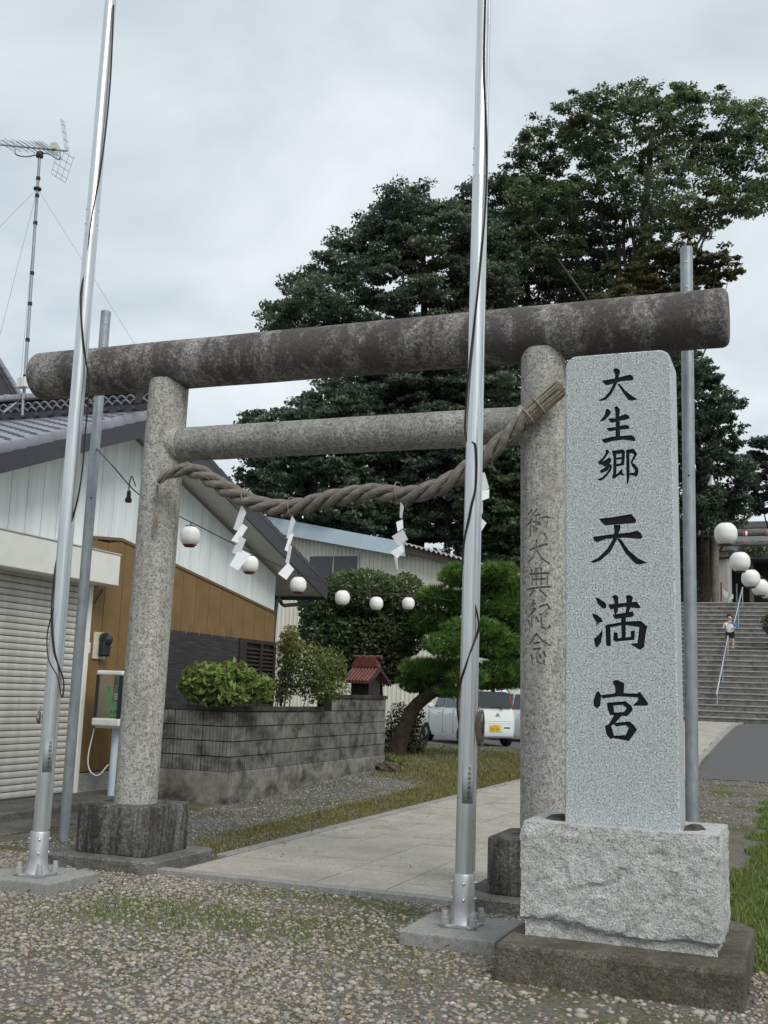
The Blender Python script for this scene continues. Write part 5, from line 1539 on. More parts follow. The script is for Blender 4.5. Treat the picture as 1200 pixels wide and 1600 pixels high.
half = (ww0.x+ww1.x)/2
MB().box((ww0.x+0.05,WY-0.10,ww0.z-1.05),(half-0.02,WY-0.092,ww0.z-0.05)).build('pane', M['dglass'], win)
MB().box((half+0.02,WY-0.10,ww0.z-1.05),(ww1.x-0.05,WY-0.092,ww0.z-0.05)).build('pane', M['dglass'], win)
fa = MB(); x0_ = wl.x-3
fa.prism([(x0_,WY-0.55,wtop(x0_)-0.62),(wm.x,WY-0.55,wtop(wm.x)-0.50),(wm.x,WY-0.55,wtop(wm.x)+0.05),(x0_,WY-0.55,wtop(x0_)+0.05)],(0,0.12,0)); fa.build('blue_fascia', M['blue_fascia'], wh)
rf = MB(); rf.prism([(x0_,WY-0.42,wtop(x0_)-0.1),(wm.x,WY-0.42,wtop(wm.x)-0.1),(wm.x,WY-0.42,wtop(wm.x)+0.04),(x0_,WY-0.42,wtop(x0_)+0.04)],(0,9,0)); rf.build('roof', M['blue_fascia'], wh)
# corrugated lean-to roof: sheet edge with real waves
cs_ = MB(); L_ = Vector((wr.x+1.5-wm.x, 0, wtop(wr.x+1.5)-wtop(wm.x))); nW = int(L_.length/0.20)
top_ = []
for i in range(nW*6+1):
    t = i/(nW*6); ph_ = 2*math.pi*i/6
    p = Vector((wm.x,WY-0.6,wtop(wm.x))) + L_*t + Vector((0,0,0.045*math.cos(ph_)))
    top_.append(p)
nT = len(top_)
vs = top_ + [p+Vector((0,7,0)) for p in top_] + [p-Vector((0,0,0.03)) for p in top_]
cs_.add(vs, [(i,i+1,nT+i+1,nT+i) for i in range(nT-1)] + [(2*nT+i,2*nT+i+1,i+1,i) for i in range(nT-1)])
cs_.build('corrugated_roof', M['roof_sheet'], wh, smooth=60)
ev = MB(); e0, e1 = Vector((wm.x,WY-0.5,wtop(wm.x)-0.09)), Vector((wr.x+1.4,WY-0.5,wtop(wr.x+1.4)-0.09))
ev.prism([e0-Vector((0,0,0.24)), e1-Vector((0,0,0.24)), e1, e0],(0,0.5,0)); ev.build('eave_board', M['eave_dark'], wh)

# ------------------------------------------------------------------ garden: clipped round tree, pine, shrubs
random.seed(5)
tc_ = at(570,975,25.5)
et = thing('clipped_tree', (at(592,1095,25.5).x, at(592,1095,25.5).y, 0.17), 'dense dark evergreen clipped to a rounded box shape behind the block wall', 'tree')
C, dd = [], []
tones = []
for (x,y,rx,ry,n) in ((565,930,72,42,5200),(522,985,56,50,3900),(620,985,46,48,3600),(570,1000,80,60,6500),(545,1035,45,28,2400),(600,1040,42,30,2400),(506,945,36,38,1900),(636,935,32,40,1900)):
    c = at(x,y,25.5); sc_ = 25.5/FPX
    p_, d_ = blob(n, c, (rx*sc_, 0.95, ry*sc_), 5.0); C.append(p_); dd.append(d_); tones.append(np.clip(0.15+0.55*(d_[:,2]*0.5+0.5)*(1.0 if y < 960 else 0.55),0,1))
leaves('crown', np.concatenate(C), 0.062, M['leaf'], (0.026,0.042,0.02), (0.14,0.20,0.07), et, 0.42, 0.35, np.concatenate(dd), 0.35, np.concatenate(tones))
tb_ = Vector(et.location)
MB().tube(cat([tb_-Vector((0,0,.2)), tb_.lerp(at(596,1062,25.5),0.6), at(590,1010,25.5)],5),[0.11,0.105,0.1,0.1,0.095,0.09,0.085,0.08,0.07,0.06,0.05],9).build('trunk', M['bark'], et, smooth=60)
lbm = MB()
for (x,y) in ((540,1000),(620,1000),(575,960),(510,990),(640,970)): lbm.tube(bez(at(594,1050,25.5),at((594+x)/2,1030,25.5),at(x,y,25.5),5),[0.05,0.045,0.04,0.03,0.02,0.012],6)
lbm.build('limbs', M['bark'], et, smooth=60)

pd = 24.2
pb = at(618,1180,pd); pine = thing('pine_tree', (pb.x,pb.y,terrain(pb.x,pb.y)), 'garden pine with leaning trunk and layered needle pads behind the flagpole', 'tree')
tkp = [Vector(pine.location)-Vector((0,0,.15)), at(628,1150,pd), at(648,1105,pd), at(690,1072,pd-0.2), at(735,1040,pd), at(750,980,pd), at(748,930,pd)]
tkc = cat(tkp,6); MB().tube(tkc,[0.20*(1-0.75*i/(len(tkc)-1)) for i in range(len(tkc))],12).build('trunk', M['bark'], pine, smooth=60)
pads = [(740,905,55,22),(690,935,40,22),(800,925,40,28),(680,975,42,26),(755,950,60,24),(810,970,38,30),(700,1010,38,24),(770,1010,50,26),(815,1025,32,26),(690,1050,52,26),(655,1068,34,22),(730,1060,30,18),(785,1050,40,22),(740,985,50,22),(845,990,30,30),(650,1045,25,16),(720,895,30,14),(775,893,35,14),(712,1082,30,13),(765,1072,30,12),(800,1068,26,12)]
blm = MB(); tuft = []; tdir = []
for (x,y,rx,ry) in pads:
    dp = pd + random.uniform(-0.8,0.7); c = at(x,y,dp); sc_ = dp/FPX
    n = int(rx*ry*0.5)
    p_, d_ = blob(n, c, (rx*sc_*1.0, rx*sc_*0.85, ry*sc_*0.8), 3.0)
    d_[:,2] = np.abs(d_[:,2])*1.3 + 0.35
    tuft.append(p_); tdir.append(unit(d_))
    near = min(tkc, key=lambda q_: (q_-c).length + (0.4 if q_.z > c.z else 0))
    blm.tube(bez(near, near.lerp(c,0.5)+Vector((0,0,-0.12)), c-Vector((0,0,ry*sc_*0.3)),6),[0.06,0.055,0.05,0.042,0.035,0.025,0.012],7)
blm.build('limbs', M['bark'], pine, smooth=60)
tuft = np.concatenate(tuft); tdir = np.concatenate(tdir)
nN = 15
T_ = np.repeat(tuft, nN, 0); Dd = unit(np.repeat(tdir, nN, 0) + rng.normal(0,0.5,(len(T_),3)))
ln = 0.14*(1+rng.uniform(-.3,.3,(len(T_),1))); sdv = unit(np.cross(Dd, rng.normal(size=Dd.shape)))*0.0085
b_ = T_ - np.array(pine.location)
V = np.stack([b_-sdv, b_+sdv, b_+Dd*ln],1)
f = np.clip(np.repeat(rng.random((len(tuft),1)),nN,0)*0.7+rng.random((len(T_),1))*0.3,0,1)
cols = np.array((0.022,0.065,0.016))*(1-f)+np.array((0.18,0.33,0.065))*f
share('needles', raw_mesh('needles', V, 3, [(0,1,2)], M['needle'], cols), pine, (0,0,0))['kind'] = 'stuff'
# old brown needles and shaded inner shoots
def shrub(name, label, spots, D, lsize, a, b, base_px, stems=6, aspect=0.45, up=0.6, shell=2.5, cat_='shrub', stem_r=0.012, dz=0.5, zb=None, outl=True, wallx=None):
    b0 = at(base_px[0], base_px[1], D); z = terrain(b0.x,b0.y) if zb is None else zb
    if wallx is not None: b0.x = min(b0.x, wallx)
    r = thing(name, (b0.x,b0.y,z), label, cat_)
    C=[];O=[];Lm=[]
    for (x,y,rx,ry,n) in spots:
        c = at(x,y,D+random.uniform(-0.15,0.15)); sc_ = D/FPX
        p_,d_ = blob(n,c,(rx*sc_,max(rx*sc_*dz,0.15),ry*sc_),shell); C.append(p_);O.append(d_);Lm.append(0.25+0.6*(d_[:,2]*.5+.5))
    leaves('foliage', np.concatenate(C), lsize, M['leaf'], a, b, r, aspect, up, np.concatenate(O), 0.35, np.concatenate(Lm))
    mb = MB(); base = Vector(r.location)
    for i in range(stems):
        x,y,rx,ry,n = random.choice(spots); e = at(x+random.uniform(-rx,rx)*0.6,y+random.uniform(-ry,ry)*0.5,D)
        mb.tube(bez(base+Vector((random.uniform(-.1,.1),random.uniform(-.1,.1),-0.05)), base.lerp(e,0.6)+Vector((0,0,0.1)), e,5),[stem_r,stem_r*.9,stem_r*.8,stem_r*.6,stem_r*.4,stem_r*.2],5)
    mb.build('stems', M['bark'], r, smooth=60); return r
shrub('broadleaf_shrub','light green broad-leaved shrub above the near end of the block wall',
  [(320,1062,42,30,420),(360,1060,45,32,460),(400,1075,34,26,330),(300,1070,25,22,180),(345,1085,60,22,380)],14.9,0.062,(0.08,0.13,0.03),(0.27,0.35,0.10),(350,1180),8,0.42,0.5,2.2,zb=0.1,wallx=-7.95)
shrub('feathery_shrub','feathery yellow-green shrub between the louvre panel and the little shrine roof',
  [(450,1030,22,45,900),(480,1040,40,42,1500),(515,1045,32,38,1100),(455,1000,16,24,420),(500,1075,52,25,1100),(440,1075,24,26,600)],17.0,0.034,(0.05,0.085,0.025),(0.22,0.28,0.075),(485,1180),9,0.36,0.5,2.2,zb=0.12,wallx=-7.8)
shrub('young_maple','small reddish-tipped sapling rising above the feathery shrub',
  [(452,992,16,16,260),(440,1012,12,14,160),(465,1010,12,14,160)],16.6,0.03,(0.10,0.11,0.03),(0.26,0.22,0.06),(452,1180),3,0.36,0.5,2.0,zb=0.12,wallx=-7.8)
shrub('box_shrub','dark small-leaved shrub between the wall end and the leaning pine trunk',
  [(625,1130,26,34,1500),(645,1155,24,30,1300),(618,1160,22,26,900),(650,1120,16,20,600)],25.0,0.034,(0.035,0.038,0.018),(0.11,0.11,0.045),(632,1188),6,0.45,0.4,3.2)
shrub('weed_clump','bright green weeds at the foot of the wall end',
  [(608,1185,16,10,260),(625,1192,14,8,180)],20.5,0.035,(0.05,0.08,0.02),(0.16,0.22,0.05),(612,1200),4,0.25,0.8,1.8, stem_r=0.004)

# little tiled-roof garden shrine
gs = at(572,1050,20.2)
sh_ = thing('garden_shrine', (gs.x,gs.y,0.17), 'miniature garden shrine with red-brown tiled roof behind the wall', 'garden shrine')
rt = at(566,1034,20.2); 
axd = Vector((0.97,-0.24,0)).normalized(); crs = Vector((0.24,0.97,0)).normalized()
rl_, hw_, dr_ = 0.30, 0.34, 0.27
ctr = Vector((gs.x,gs.y,rt.z-0.10))
for sgn in (1,-1):
    sl = MB(); a = ctr - axd*rl_; b = ctr + axd*rl_
    sl.prism([a, b, b+crs*hw_*sgn-Vector((0,0,dr_)), a+crs*hw_*sgn-Vector((0,0,dr_))], Vector((0,0,-0.03))); rr = sl.build('roof_slope', M['red_tile'], sh_)
    for i in range(8):
        t = (i+0.5)/8; s0 = a.lerp(b,t)
        MB().tube([s0+Vector((0,0,0.01)), s0+crs*hw_*sgn-Vector((0,0,dr_-0.01))],0.024,8).build('roll_tile', M['red_tile'], rr, smooth=60)
for i in range(5):
    z = 0.02+0.035*i; MB().obox(ctr+Vector((0,0,z)), axd*(rl_*(1.0-0.06*i)), crs*(0.06-0.006*i), Vector((0,0,0.016))).build('ridge_tile', M['red_tile'], sh_, bevel=0.004)
for i in range(4): MB().tube([ctr+axd*(rl_*(-0.9+0.55*i))+Vector((0,0,0.19)), ctr+axd*(rl_*(-0.9+0.55*i)+0.12)+Vector((0,0,0.19))],0.035,10).build('ridge_cap', M['red_tile'], sh_, smooth=60)
for sgn in (1,-1):
    e = ctr+axd*(rl_+0.015); MB().prism([e, e+crs*hw_*sgn*1.03-Vector((0,0,dr_)), e+crs*hw_*sgn*1.03-Vector((0,0,dr_+0.07)), e-Vector((0,0,0.07))], axd*0.02).build('bargeboard', M['dark_wood'], sh_)
MB().obox(Vector((gs.x,gs.y,(rt.z-0.32+0.17)/2)), axd*0.2, crs*0.18, Vector((0,0,(rt.z-0.32-0.17)/2))).build('body', M['dark_wood'], sh_)

# brown rock at the wall end
bm = bmesh.new(); bmesh.ops.create_icosphere(bm, subdivisions=3, radius=1)
from mathutils import noise as NN
for v in bm.verts:
    p = v.co; k_ = 1+0.35*NN.noise(p*1.7)+0.15*NN.noise(p*4); v.co = Vector((p.x*0.24*k_, p.y*0.16*k_, p.z*0.12*k_))
me = bpy.data.meshes.new('rock'); bm.to_mesh(me); bm.free(); me.materials.append(M['rock'])
rp = onX(606,1212,-7.0); o = share('rock', me, None, (rp.x, rp.y, terrain(rp.x,rp.y)+0.05)); tag(o,'rough brown rock lying at the far end of the block wall','rock')
# ------------------------------------------------------------------ cars
def loft(secs, name, mat, parent, smooth=40):
    n = len(secs[0]); mb = MB(); mb.v = [tuple(p) for s in secs for p in s]
    mb.f = [(i*n+j, i*n+(j+1)%n, (i+1)*n+(j+1)%n, (i+1)*n+j) for i in range(len(secs)-1) for j in range(n)]
    mb.f += [tuple(range(n-1,-1,-1)), tuple(range((len(secs)-1)*n, len(secs)*n))]
    me = bpy.data.meshes.new(name); me.from_pydata(mb.v,[],mb.f); me.validate()
    bm = bmesh.new(); bm.from_mesh(me); bmesh.ops.recalc_face_normals(bm, faces=bm.faces); bm.to_mesh(me); bm.free()
    me.polygons.foreach_set('use_smooth',[True]*len(me.polygons)); me.set_sharp_from_angle(angle=rad(smooth)); me.materials.append(mat)
    return share(name, me, parent, (0,0,0))
def local(mb, name, mat, parent, smooth=None, bevel=0):
    me = mesh_of(mb, name, mat, smooth, bevel); return share(name, me, parent, (0,0,0))
def kei_car(loc, rz, label, plate):
    # local frame: +x forward, y left, origin under the rear axle's middle of the rear face
    r = thing('parked_car', loc, label, 'car', 'white cars parked beyond the pine'); r.rotation_euler.z = rz
    def sec(x, w, zb, zs, zt, wt):      # rounded section: sill, waist, roof
        return [(x, w*0.92, zb),(x,w*0.99,zb+0.14),(x,w,zs-0.30),(x,w*0.985,zs-0.06),(x,w*0.95,zs),(x,wt,zt-0.10),(x,wt*0.93,zt-0.03),(x,wt*0.75,zt),(x,0,zt+0.012),
                (x,-wt*0.75,zt),(x,-wt*0.93,zt-0.03),(x,-wt,zt-0.10),(x,-w*0.95,zs),(x,-w*0.985,zs-0.06),(x,-w,zs-0.30),(x,-w*0.99,zb+0.14),(x,-w*0.92,zb)]
    W = 0.737
    S_ = [sec(-0.02,W*0.86,0.30,0.96,1.0,0.60), sec(0.03,W*0.95,0.24,0.98,1.20,0.60), sec(0.12,W*0.985,0.22,0.99,1.46,0.585), sec(0.24,W,0.21,1.0,1.575,0.58), sec(0.7,W,0.2,1.0,1.615,0.59), sec(1.4,W,0.2,0.99,1.615,0.59), sec(2.0,W,0.2,0.97,1.57,0.58), sec(2.35,W,0.2,0.955,1.43,0.575), sec(2.85,W*0.99,0.2,0.92,1.0,0.60), sec(3.2,W*0.93,0.22,0.80,0.84,0.58), sec(3.36,W*0.8,0.28,0.64,0.68,0.5)]
    loft(S_, 'body', M['car_white'], r)
    # rear window, hatch, plate recess, bumper slots
    mb = MB(); mb.prism([(0.020,-0.54,1.04),(0.020,0.54,1.04),(0.115,0.50,1.44),(0.135,0.42,1.485),(0.135,-0.42,1.485),(0.115,-0.50,1.44)],(-0.075,0,0.004)); local(mb,'rear_window',M['dglass'],r)
    for s_ in (1,-1):
        mb = MB(); mb.prism([(0.03,0.57*s_,1.02),(0.03,0.64*s_,1.02),(0.15,0.575*s_,1.50),(0.13,0.535*s_,1.48)],(-0.035,0,0)); local(mb,'tail_lamp',M['tail_red'],r)
        mb = MB(); mb.box((-0.028,0.44*s_-0.09,0.50),(-0.015,0.44*s_+0.09,0.53)); local(mb,'reflector',M['cab_dark'],r)
    mb = MB(); mb.tube([(-0.062,0.05,1.06),(-0.062,-0.18,1.075),(-0.06,-0.26,1.0)],0.014,6); local(mb,'wiper',M['cable'],r)
    mb = MB(); mb.lathe([(0.055,0.0),(0.05,-0.012),(0.03,-0.014)],(-0.012,-0.14,0.86),20,'X'); local(mb,'emblem',M['rim'],r,40)
    mb = MB(); mb.box((-0.03,-0.07,0.82),(-0.024,0.07-0.28,0.845)); local(mb,'hatch_handle',M['rim'],r)
    mb = MB(); mb.box((-0.020,0.30,0.86),(-0.010,0.44,0.885)); local(mb,'badge',M['rim'],r)
    for z in (0.62,0.68): 
        mb = MB(); mb.box((-0.022,-0.58,z),(-0.012,0.58,z+0.006)); local(mb,'seam',M['joint'],r)
    if plate:
        mb = MB(); mb.box((-0.034,-0.30,0.40),(-0.024,0.10,0.61)); local(mb,'plate_recess',M['cab_white'],r,None,0.01)
        mb = MB(); mb.box((-0.044,-0.23,0.42),(-0.036,0.10,0.585)); pl = local(mb,'number_plate',M['plate_yellow'],r)
        for txt, sz, u, v_ in (('50-54',0.115,-0.045,0.475),('・',0.05,0.075,0.475),('580',0.05,-0.07,0.558)):
            me = text_mesh(txt, sz, 'plate_number'); me.materials.append(M['ink'])
            o = bpy.data.objects.new('plate_number', me); COL.objects.link(o); o.parent = pl
            mm = Matrix(((0,0,-1,-0.0465),(-1,0,0,u),(0,1,0,v_),(0,0,0,1))); o.matrix_local = mm
    # side windows, door seams, handles, mirrors
    for s_ in (1,-1):
        for (xa,xb) in ((0.35,0.95),(1.0,1.62),(1.68,2.3)):
            mb = MB(); tl2 = xb-0.25 if xa > 1.6 else xb-0.02
            mb.prism([(xa,0.708*s_,1.02),(xb,0.708*s_,1.0),(tl2,0.615*s_,1.46),(xa+0.03,0.615*s_,1.48)],(0,0.006*s_,0.002)); local(mb,'side_window',M['dglass'],r)
        for xa in (0.97,1.66,2.62):
            mb = MB(); mb.box((xa,0.730*s_-0.004,0.28),(xa+0.008,0.730*s_+0.010,0.97)); local(mb,'door_seam',M['joint'],r)
        for xa in (1.08,1.80):
            mb = MB(); mb.tube([(xa,0.745*s_,0.86),(xa+0.07,0.765*s_,0.86),(xa+0.14,0.745*s_,0.86)],0.016,8); local(mb,'door_handle',M['car_white'],r,60)
        mb = MB(); mb.obox((2.3,0.82*s_,1.03),(0.05,0,0),(0,0.09,0),(0,0,0.065)); local(mb,'mirror',M['car_white'],r,40,0.03)
        for xa in (0.46,2.78):
            mb = MB(); mb.lathe([(0.19,-0.08),(0.265,-0.075),(0.275,-0.04),(0.275,0.04),(0.265,0.075),(0.19,0.08)],(xa,0.665*s_,0.275),28,'Y')
            wh_ = local(mb,'wheel',M['tyre'],r,40)
            mb = MB(); mb.lathe([(0.05,0.081 if s_>0 else -0.081),(0.185,0.079 if s_>0 else -0.079),(0.185,0.06 if s_>0 else -0.06),(0.05,0.06 if s_>0 else -0.06)],(xa,0.665*s_,0.275),20,'Y'); local(mb,'rim',M['rim'],wh_,40)
    return r
cp = at(783,1165,29.6)
kei_car((cp.x-0.25,cp.y,terrain(cp.x,cp.y)+0.012), rad(90+43), 'small white hatchback with yellow number plate parked beyond the pine', True)
cp2 = at(880,1158,32.5)
kei_car((cp2.x,cp2.y,terrain(cp2.x,cp2.y)+0.012), rad(90+50), 'white car mostly hidden behind the torii column', False)

# ------------------------------------------------------------------ stone steps
stp = thing('stone_steps', ((ST_X0+ST_X1)/2, ST_Y0, ST_Z0), 'long flight of dark weathered stone steps climbing to the far torii', 'steps')
NSTEP = 24
r_ = (ST_Z1-ST_Z0)/NSTEP; land = 0.9; t_ = (ST_Y1-ST_Y0-land)/NSTEP
y = ST_Y0
ext = {}
for i in range(NSTEP):
    z0_ = ST_Z0 + r_*i; d_ = t_ + (land if i == 12 else 0)
    o = MB().box((ST_X0,y,z0_-0.35),(ST_X1,y+d_+0.05,z0_+r_-0.042)).build('step', M['stair'], stp)
    for xi in range(4):
        xa = ST_X0 + (ST_X1-ST_X0)*xi/4; xb = ST_X0 + (ST_X1-ST_X0)*(xi+1)/4
        MB().box((xa+0.004,y-0.022,z0_+r_-0.040),(xb-0.004,y+d_-0.001,z0_+r_)).build('tread_stone', M['stair_edge'], o)
    ext[i] = (y, z0_+r_); y += d_
tp2 = MB().box((ST_X0-3,y+0.02,ST_Z1-0.4),(12,75,ST_Z1)); struct(tp2.build('upper_terrace', M['stair']))
# parapet on the left side
pr = thing('stone_parapet', (ST_X0-0.3, ST_Y0, ST_Z0), 'low stone parapet with square posts along the left of the steps', 'parapet')
for i in range(5):
    k_ = int(i*5.5); yy, zz = ext[min(k_,23)]
    MB().box((ST_X0-0.42,yy-0.15,zz-0.6),(ST_X0-0.06,yy+0.15,zz+0.85)).build('post', M['stair_edge'], pr, bevel=0.03)
    if i < 4:
        y2, z2 = ext[min(int((i+1)*5.5),23)]
        MB().add([(ST_X0-0.34,yy+0.151,zz-0.6),(ST_X0-0.14,yy+0.151,zz-0.6),(ST_X0-0.14,y2-0.151,z2-0.6),(ST_X0-0.34,y2-0.151,z2-0.6),(ST_X0-0.34,yy+0.151,zz+0.62),(ST_X0-0.14,yy+0.151,zz+0.62),(ST_X0-0.14,y2-0.151,z2+0.62),(ST_X0-0.34,y2-0.151,z2+0.62)],
                 [(0,3,2,1),(4,5,6,7),(0,1,5,4),(1,2,6,5),(2,3,7,6),(3,0,4,7)]).build('rail_panel', M['stair_edge'], pr)
# steel handrails: lower and upper run
def handrail(px0, px1, i0, i1, label):
    ya, za = ext[i0]; yb, zb_ = ext[i1]
    p0, p1 = onY(px0[0],px0[1],ya+0.1), onY(px1[0],px1[1],yb+0.1)
    r = thing('handrail', (p0.x,p0.y,za), label, 'handrail', 'steel handrails on the steps')
    MB().tube([p0-Vector((0,0.06,0.06)),p0,p1],[0.032]*3,12).build('rail', M['steel'], r, smooth=60)
    n_ = 3
    for i in range(n_):
        t = i/(n_-1)*0.96+0.02; p = p0.lerp(p1,t); zz = za-0.2
        for k_ in range(NSTEP):
            if ext[k_][0] <= p.y: zz = ext[k_][1]
        MB().tube([(p.x,p.y,zz),(p.x,p.y,p.z)],0.022,10).build('baluster', M['galv'], r, smooth=60)
handrail((1120,1082),(1137,994),2,11,'lower polished steel handrail on the stone steps')
handrail((1146,976),(1160,918),13,22,'upper polished steel handrail near the top of the steps')

# ------------------------------------------------------------------ far torii, lanterns on it, shrine hall behind
FY = 45.5
ct = onY(1117,900,FY).x
zt_ = onY(1120,833,FY).z; zn = onY(1150,850,FY).z
ft = thing('far_torii_gate', (ct+1.6, FY, ST_Z1), 'smaller brown-grey torii gate at the top of the steps', 'torii gate')
for x in (ct, ct+3.3): MB().tube([(x,FY,ST_Z1),(x+ (0.03 if x==ct else -0.03),FY,zt_)],[0.16,0.145],20).build('column', M['far_torii'], ft, smooth=60)
MB().lathe([(0.12,ct-1.0),(0.15,ct-0.96),(0.15,ct+4.26),(0.12,ct+4.3)],(0,FY,zt_),24,'X').build('top_beam', M['far_torii'], ft, smooth=50)
MB().lathe([(0.10,ct-0.0),(0.10,ct+3.3)],(0,FY,zn),20,'X').build('tie_beam', M['far_torii'], ft, smooth=50)
def stripe(p, lab):
    r = thing('striped_lantern', p, lab, 'lantern', 'red and white lanterns on the far torii')
    R = 0.10
    for i in range(8):
        a0 = 2*math.pi*i/8; mb = MB(); vs = []
        for j in range(7):
            t = -1+2*j/6
            for a in (a0, a0+2*math.pi/16, a0+2*math.pi/8):
                rr = R*math.sqrt(max(0.08,1-t*t*0.85)); vs.append((p.x+rr*math.cos(a),p.y+rr*math.sin(a),p.z+t*R*1.1))
        mb.add(vs, [(j*3+k_,j*3+k_+1,(j+1)*3+k_+1,(j+1)*3+k_) for j in range(6) for k_ in range(2)]); mb.build('panel', M['red'] if i%2 else M['lantern'], r, smooth=60)
    MB().tube([p+Vector((0,0,R)),p+Vector((0,0,R*1.6))],0.012,5).build('hook', M['wire'], r)
stripe(onY(1092,832,FY-0.25),'red and white striped lantern at the end of the far torii beam')
stripe(onY(1165,834,FY-0.25),'red and white striped lantern at the middle of the far torii beam')
stripe(onY(1200,832,FY-0.25),'red and white striped lantern further along the far torii beam')
HYY = 58.0
hl, hr_ = onY(1128,815,HYY), onY(1420,815,HYY)
hall = thing('shrine_hall', ((hl.x+hr_.x)/2, HYY+3, ST_Z1), 'shrine hall with low grey roof behind the far torii', 'shrine hall')
ze = onY(1180,872,HYY).z; zt2 = onY(1180,815,HYY).z
x0_, x1_ = hl.x-0.6, hr_.x
MB().add([(x0_-0.6,HYY-1.2,ze),(x1_,HYY-1.2,ze),(x1_,HYY+2.2,zt2),(x0_+0.8,HYY+2.2,zt2),(x0_-0.6,HYY-1.2,ze-0.2),(x1_,HYY-1.2,ze-0.2),(x1_,HYY+6,ze-0.2),(x0_-0.6,HYY+6,ze-0.2)],
         [(0,1,2,3),(4,5,1,0),(5,6,2,1),(6,7,3,2),(7,4,0,3),(7,6,5,4)]).build('roof', M['shrine_roof'], hall)
MB().box((x0_+0.5,HYY+2.0,zt2-0.05),(x1_,HYY+2.5,zt2+0.35)).build('ridge', M['shrine_roof'], hall, bevel=0.05)
MB().box((x0_+0.2,HYY+0.6,ST_Z1),(x1_,HYY+5.5,ze-0.2)).build('wall', M['dark_wood'], hall)
for i in range(6):
    x = x0_+0.2+i*1.7; MB().box((x,HYY-0.2,ST_Z1),(x+0.2,HYY,ze-0.2)).build('post', M['stair_edge'], hall)
sd_ = at(1108,900,49.5)
sidew = thing('storehouse', (sd_.x,sd_.y,ST_Z1), 'pale plastered storehouse wall glimpsed left of the far torii column', 'building')
MB().box((sd_.x-1.4,sd_.y,ST_Z1),(sd_.x+0.8,sd_.y+3,onY(1108,862,sd_.y).z)).build('wall', M['shrine_wall'], sidew)
zz = onY(1108,862,sd_.y).z
MB().prism([(sd_.x-1.7,sd_.y-0.4,zz+0.002),(sd_.x+1.1,sd_.y-0.4,zz+0.002),(sd_.x-0.3,sd_.y-0.4,zz+0.9)],(0,3.8,0)).build('roof', M['shrine_roof'], sidew)
# small white lanterns and things under the hall
for i,(x,y) in enumerate(((1104,903),(1126,912),(1135,913),(1130,916))):
    d = 52; p = at(x,y,d); lantern(p, ['small round white lantern left of the far torii column','small white lantern just right of the far torii column','rightmost small white lantern of the three beside the far torii column','lowest small white lantern of the three beside the far torii column'][i], 'small lanterns beyond the far torii', False, 0.85)
cl = at(1138,931,47); r = thing('cloth_banner', cl, 'pale cloth bundle tied to a rail above the top step', 'cloth')
mb = MB(); nx_, nz_ = 14, 6; vs = []
for i in range(nx_+1):
    for j in range(nz_+1):
        u, v_ = i/nx_, j/nz_
        p = at(1129+17*u, 924+10*u*(1-u)*1.2+ (v_-0.5)*(11-7*abs(u-0.4)) + 8*u, 47-0.3*math.sin(u*9+v_*2)*0.3); vs.append(p)
mb.add(vs, [(i*(nz_+1)+j,(i+1)*(nz_+1)+j,(i+1)*(nz_+1)+j+1,i*(nz_+1)+j+1) for i in range(nx_) for j in range(nz_)]); mb.build('cloth', M['paper'], r, smooth=60)
MB().tube([at(1127,940,47),at(1127,910,47)],0.035,8).build('pole', M['red'], r, smooth=60); MB().tube([at(1151,940,47),at(1151,912,47)],0.03,8).build('pole', M['galv'], r, smooth=60)
bxp = at(1167,938,46.5); bx_ = MB().obox(Vector((bxp.x,bxp.y,ST_Z1+0.14)),(0.14,0,0),(0,0.1,0),(0,0,0.14)).build('white_crate', M['cab_white'], None, bevel=0.01, org=(bxp.x,bxp.y,ST_Z1)); tag(bx_,'small white box at the top of the steps beside the handrail','box')

# small pine and bushes by the steps
def far_pine(name, label, spots, D, base_px):
    b0 = at(base_px[0],base_px[1],D); r = thing(name,(b0.x,b0.y,terrain(b0.x,b0.y)),label,'tree')
    C=[];Dr=[]
    for (x,y,rx,ry,n) in spots:
        sc_ = D/FPX; p_,d_ = blob(n,at(x,y,D+random.uniform(-.4,.4)),(rx*sc_,rx*sc_,ry*sc_),3.5); d_[:,2]=np.abs(d_[:,2])+.3; C.append(p_);Dr.append(unit(d_))
    C=np.concatenate(C);Dr=np.concatenate(Dr); nN=9
    T_=np.repeat(C,nN,0);Dd=unit(np.repeat(Dr,nN,0)+rng.normal(0,.6,(len(T_),3)));sdv=unit(np.cross(Dd,rng.normal(size=Dd.shape)))*0.013
    b_=T_-np.array(r.location);V=np.stack([b_-sdv,b_+sdv,b_+Dd*0.16],1);f=rng.random((len(T_),1))
    share('needles',raw_mesh('needles',V,3,[(0,1,2)],M['needle'],np.array((0.035,0.06,0.014))*(1-f)+np.array((0.11,0.14,0.035))*f),r,(0,0,0))['kind']='stuff'
    mb=MB(); base=Vector(r.location); tops=[at(s[0],s[1],D) for s in spots]; mid=base.lerp(tops[0],0.55)+Vector((0.25,0,0))
    mb.tube(bez(base-Vector((0,0,.2)),mid,tops[0],7),[.16,.15,.14,.12,.1,.08,.06,.04],8); mb.build('trunk',M['bark'],r,smooth=60)
    mb=MB()
    for t in tops[1:]: mb.tube(bez(mid,mid.lerp(t,.5)-Vector((0,0,.2)),t,5),[.07,.06,.05,.04,.03,.02],6)
    mb.build('limbs',M['bark'],r,smooth=60)
far_pine('pine_tree','yellow-green garden pine beside the far torii column',[(1110,800,22,14,240),(1135,805,18,14,200),(1095,815,18,14,160),(1145,825,16,10,120),(1180,860,24,12,200),(1085,840,14,20,140)],46.5,(1100,930))
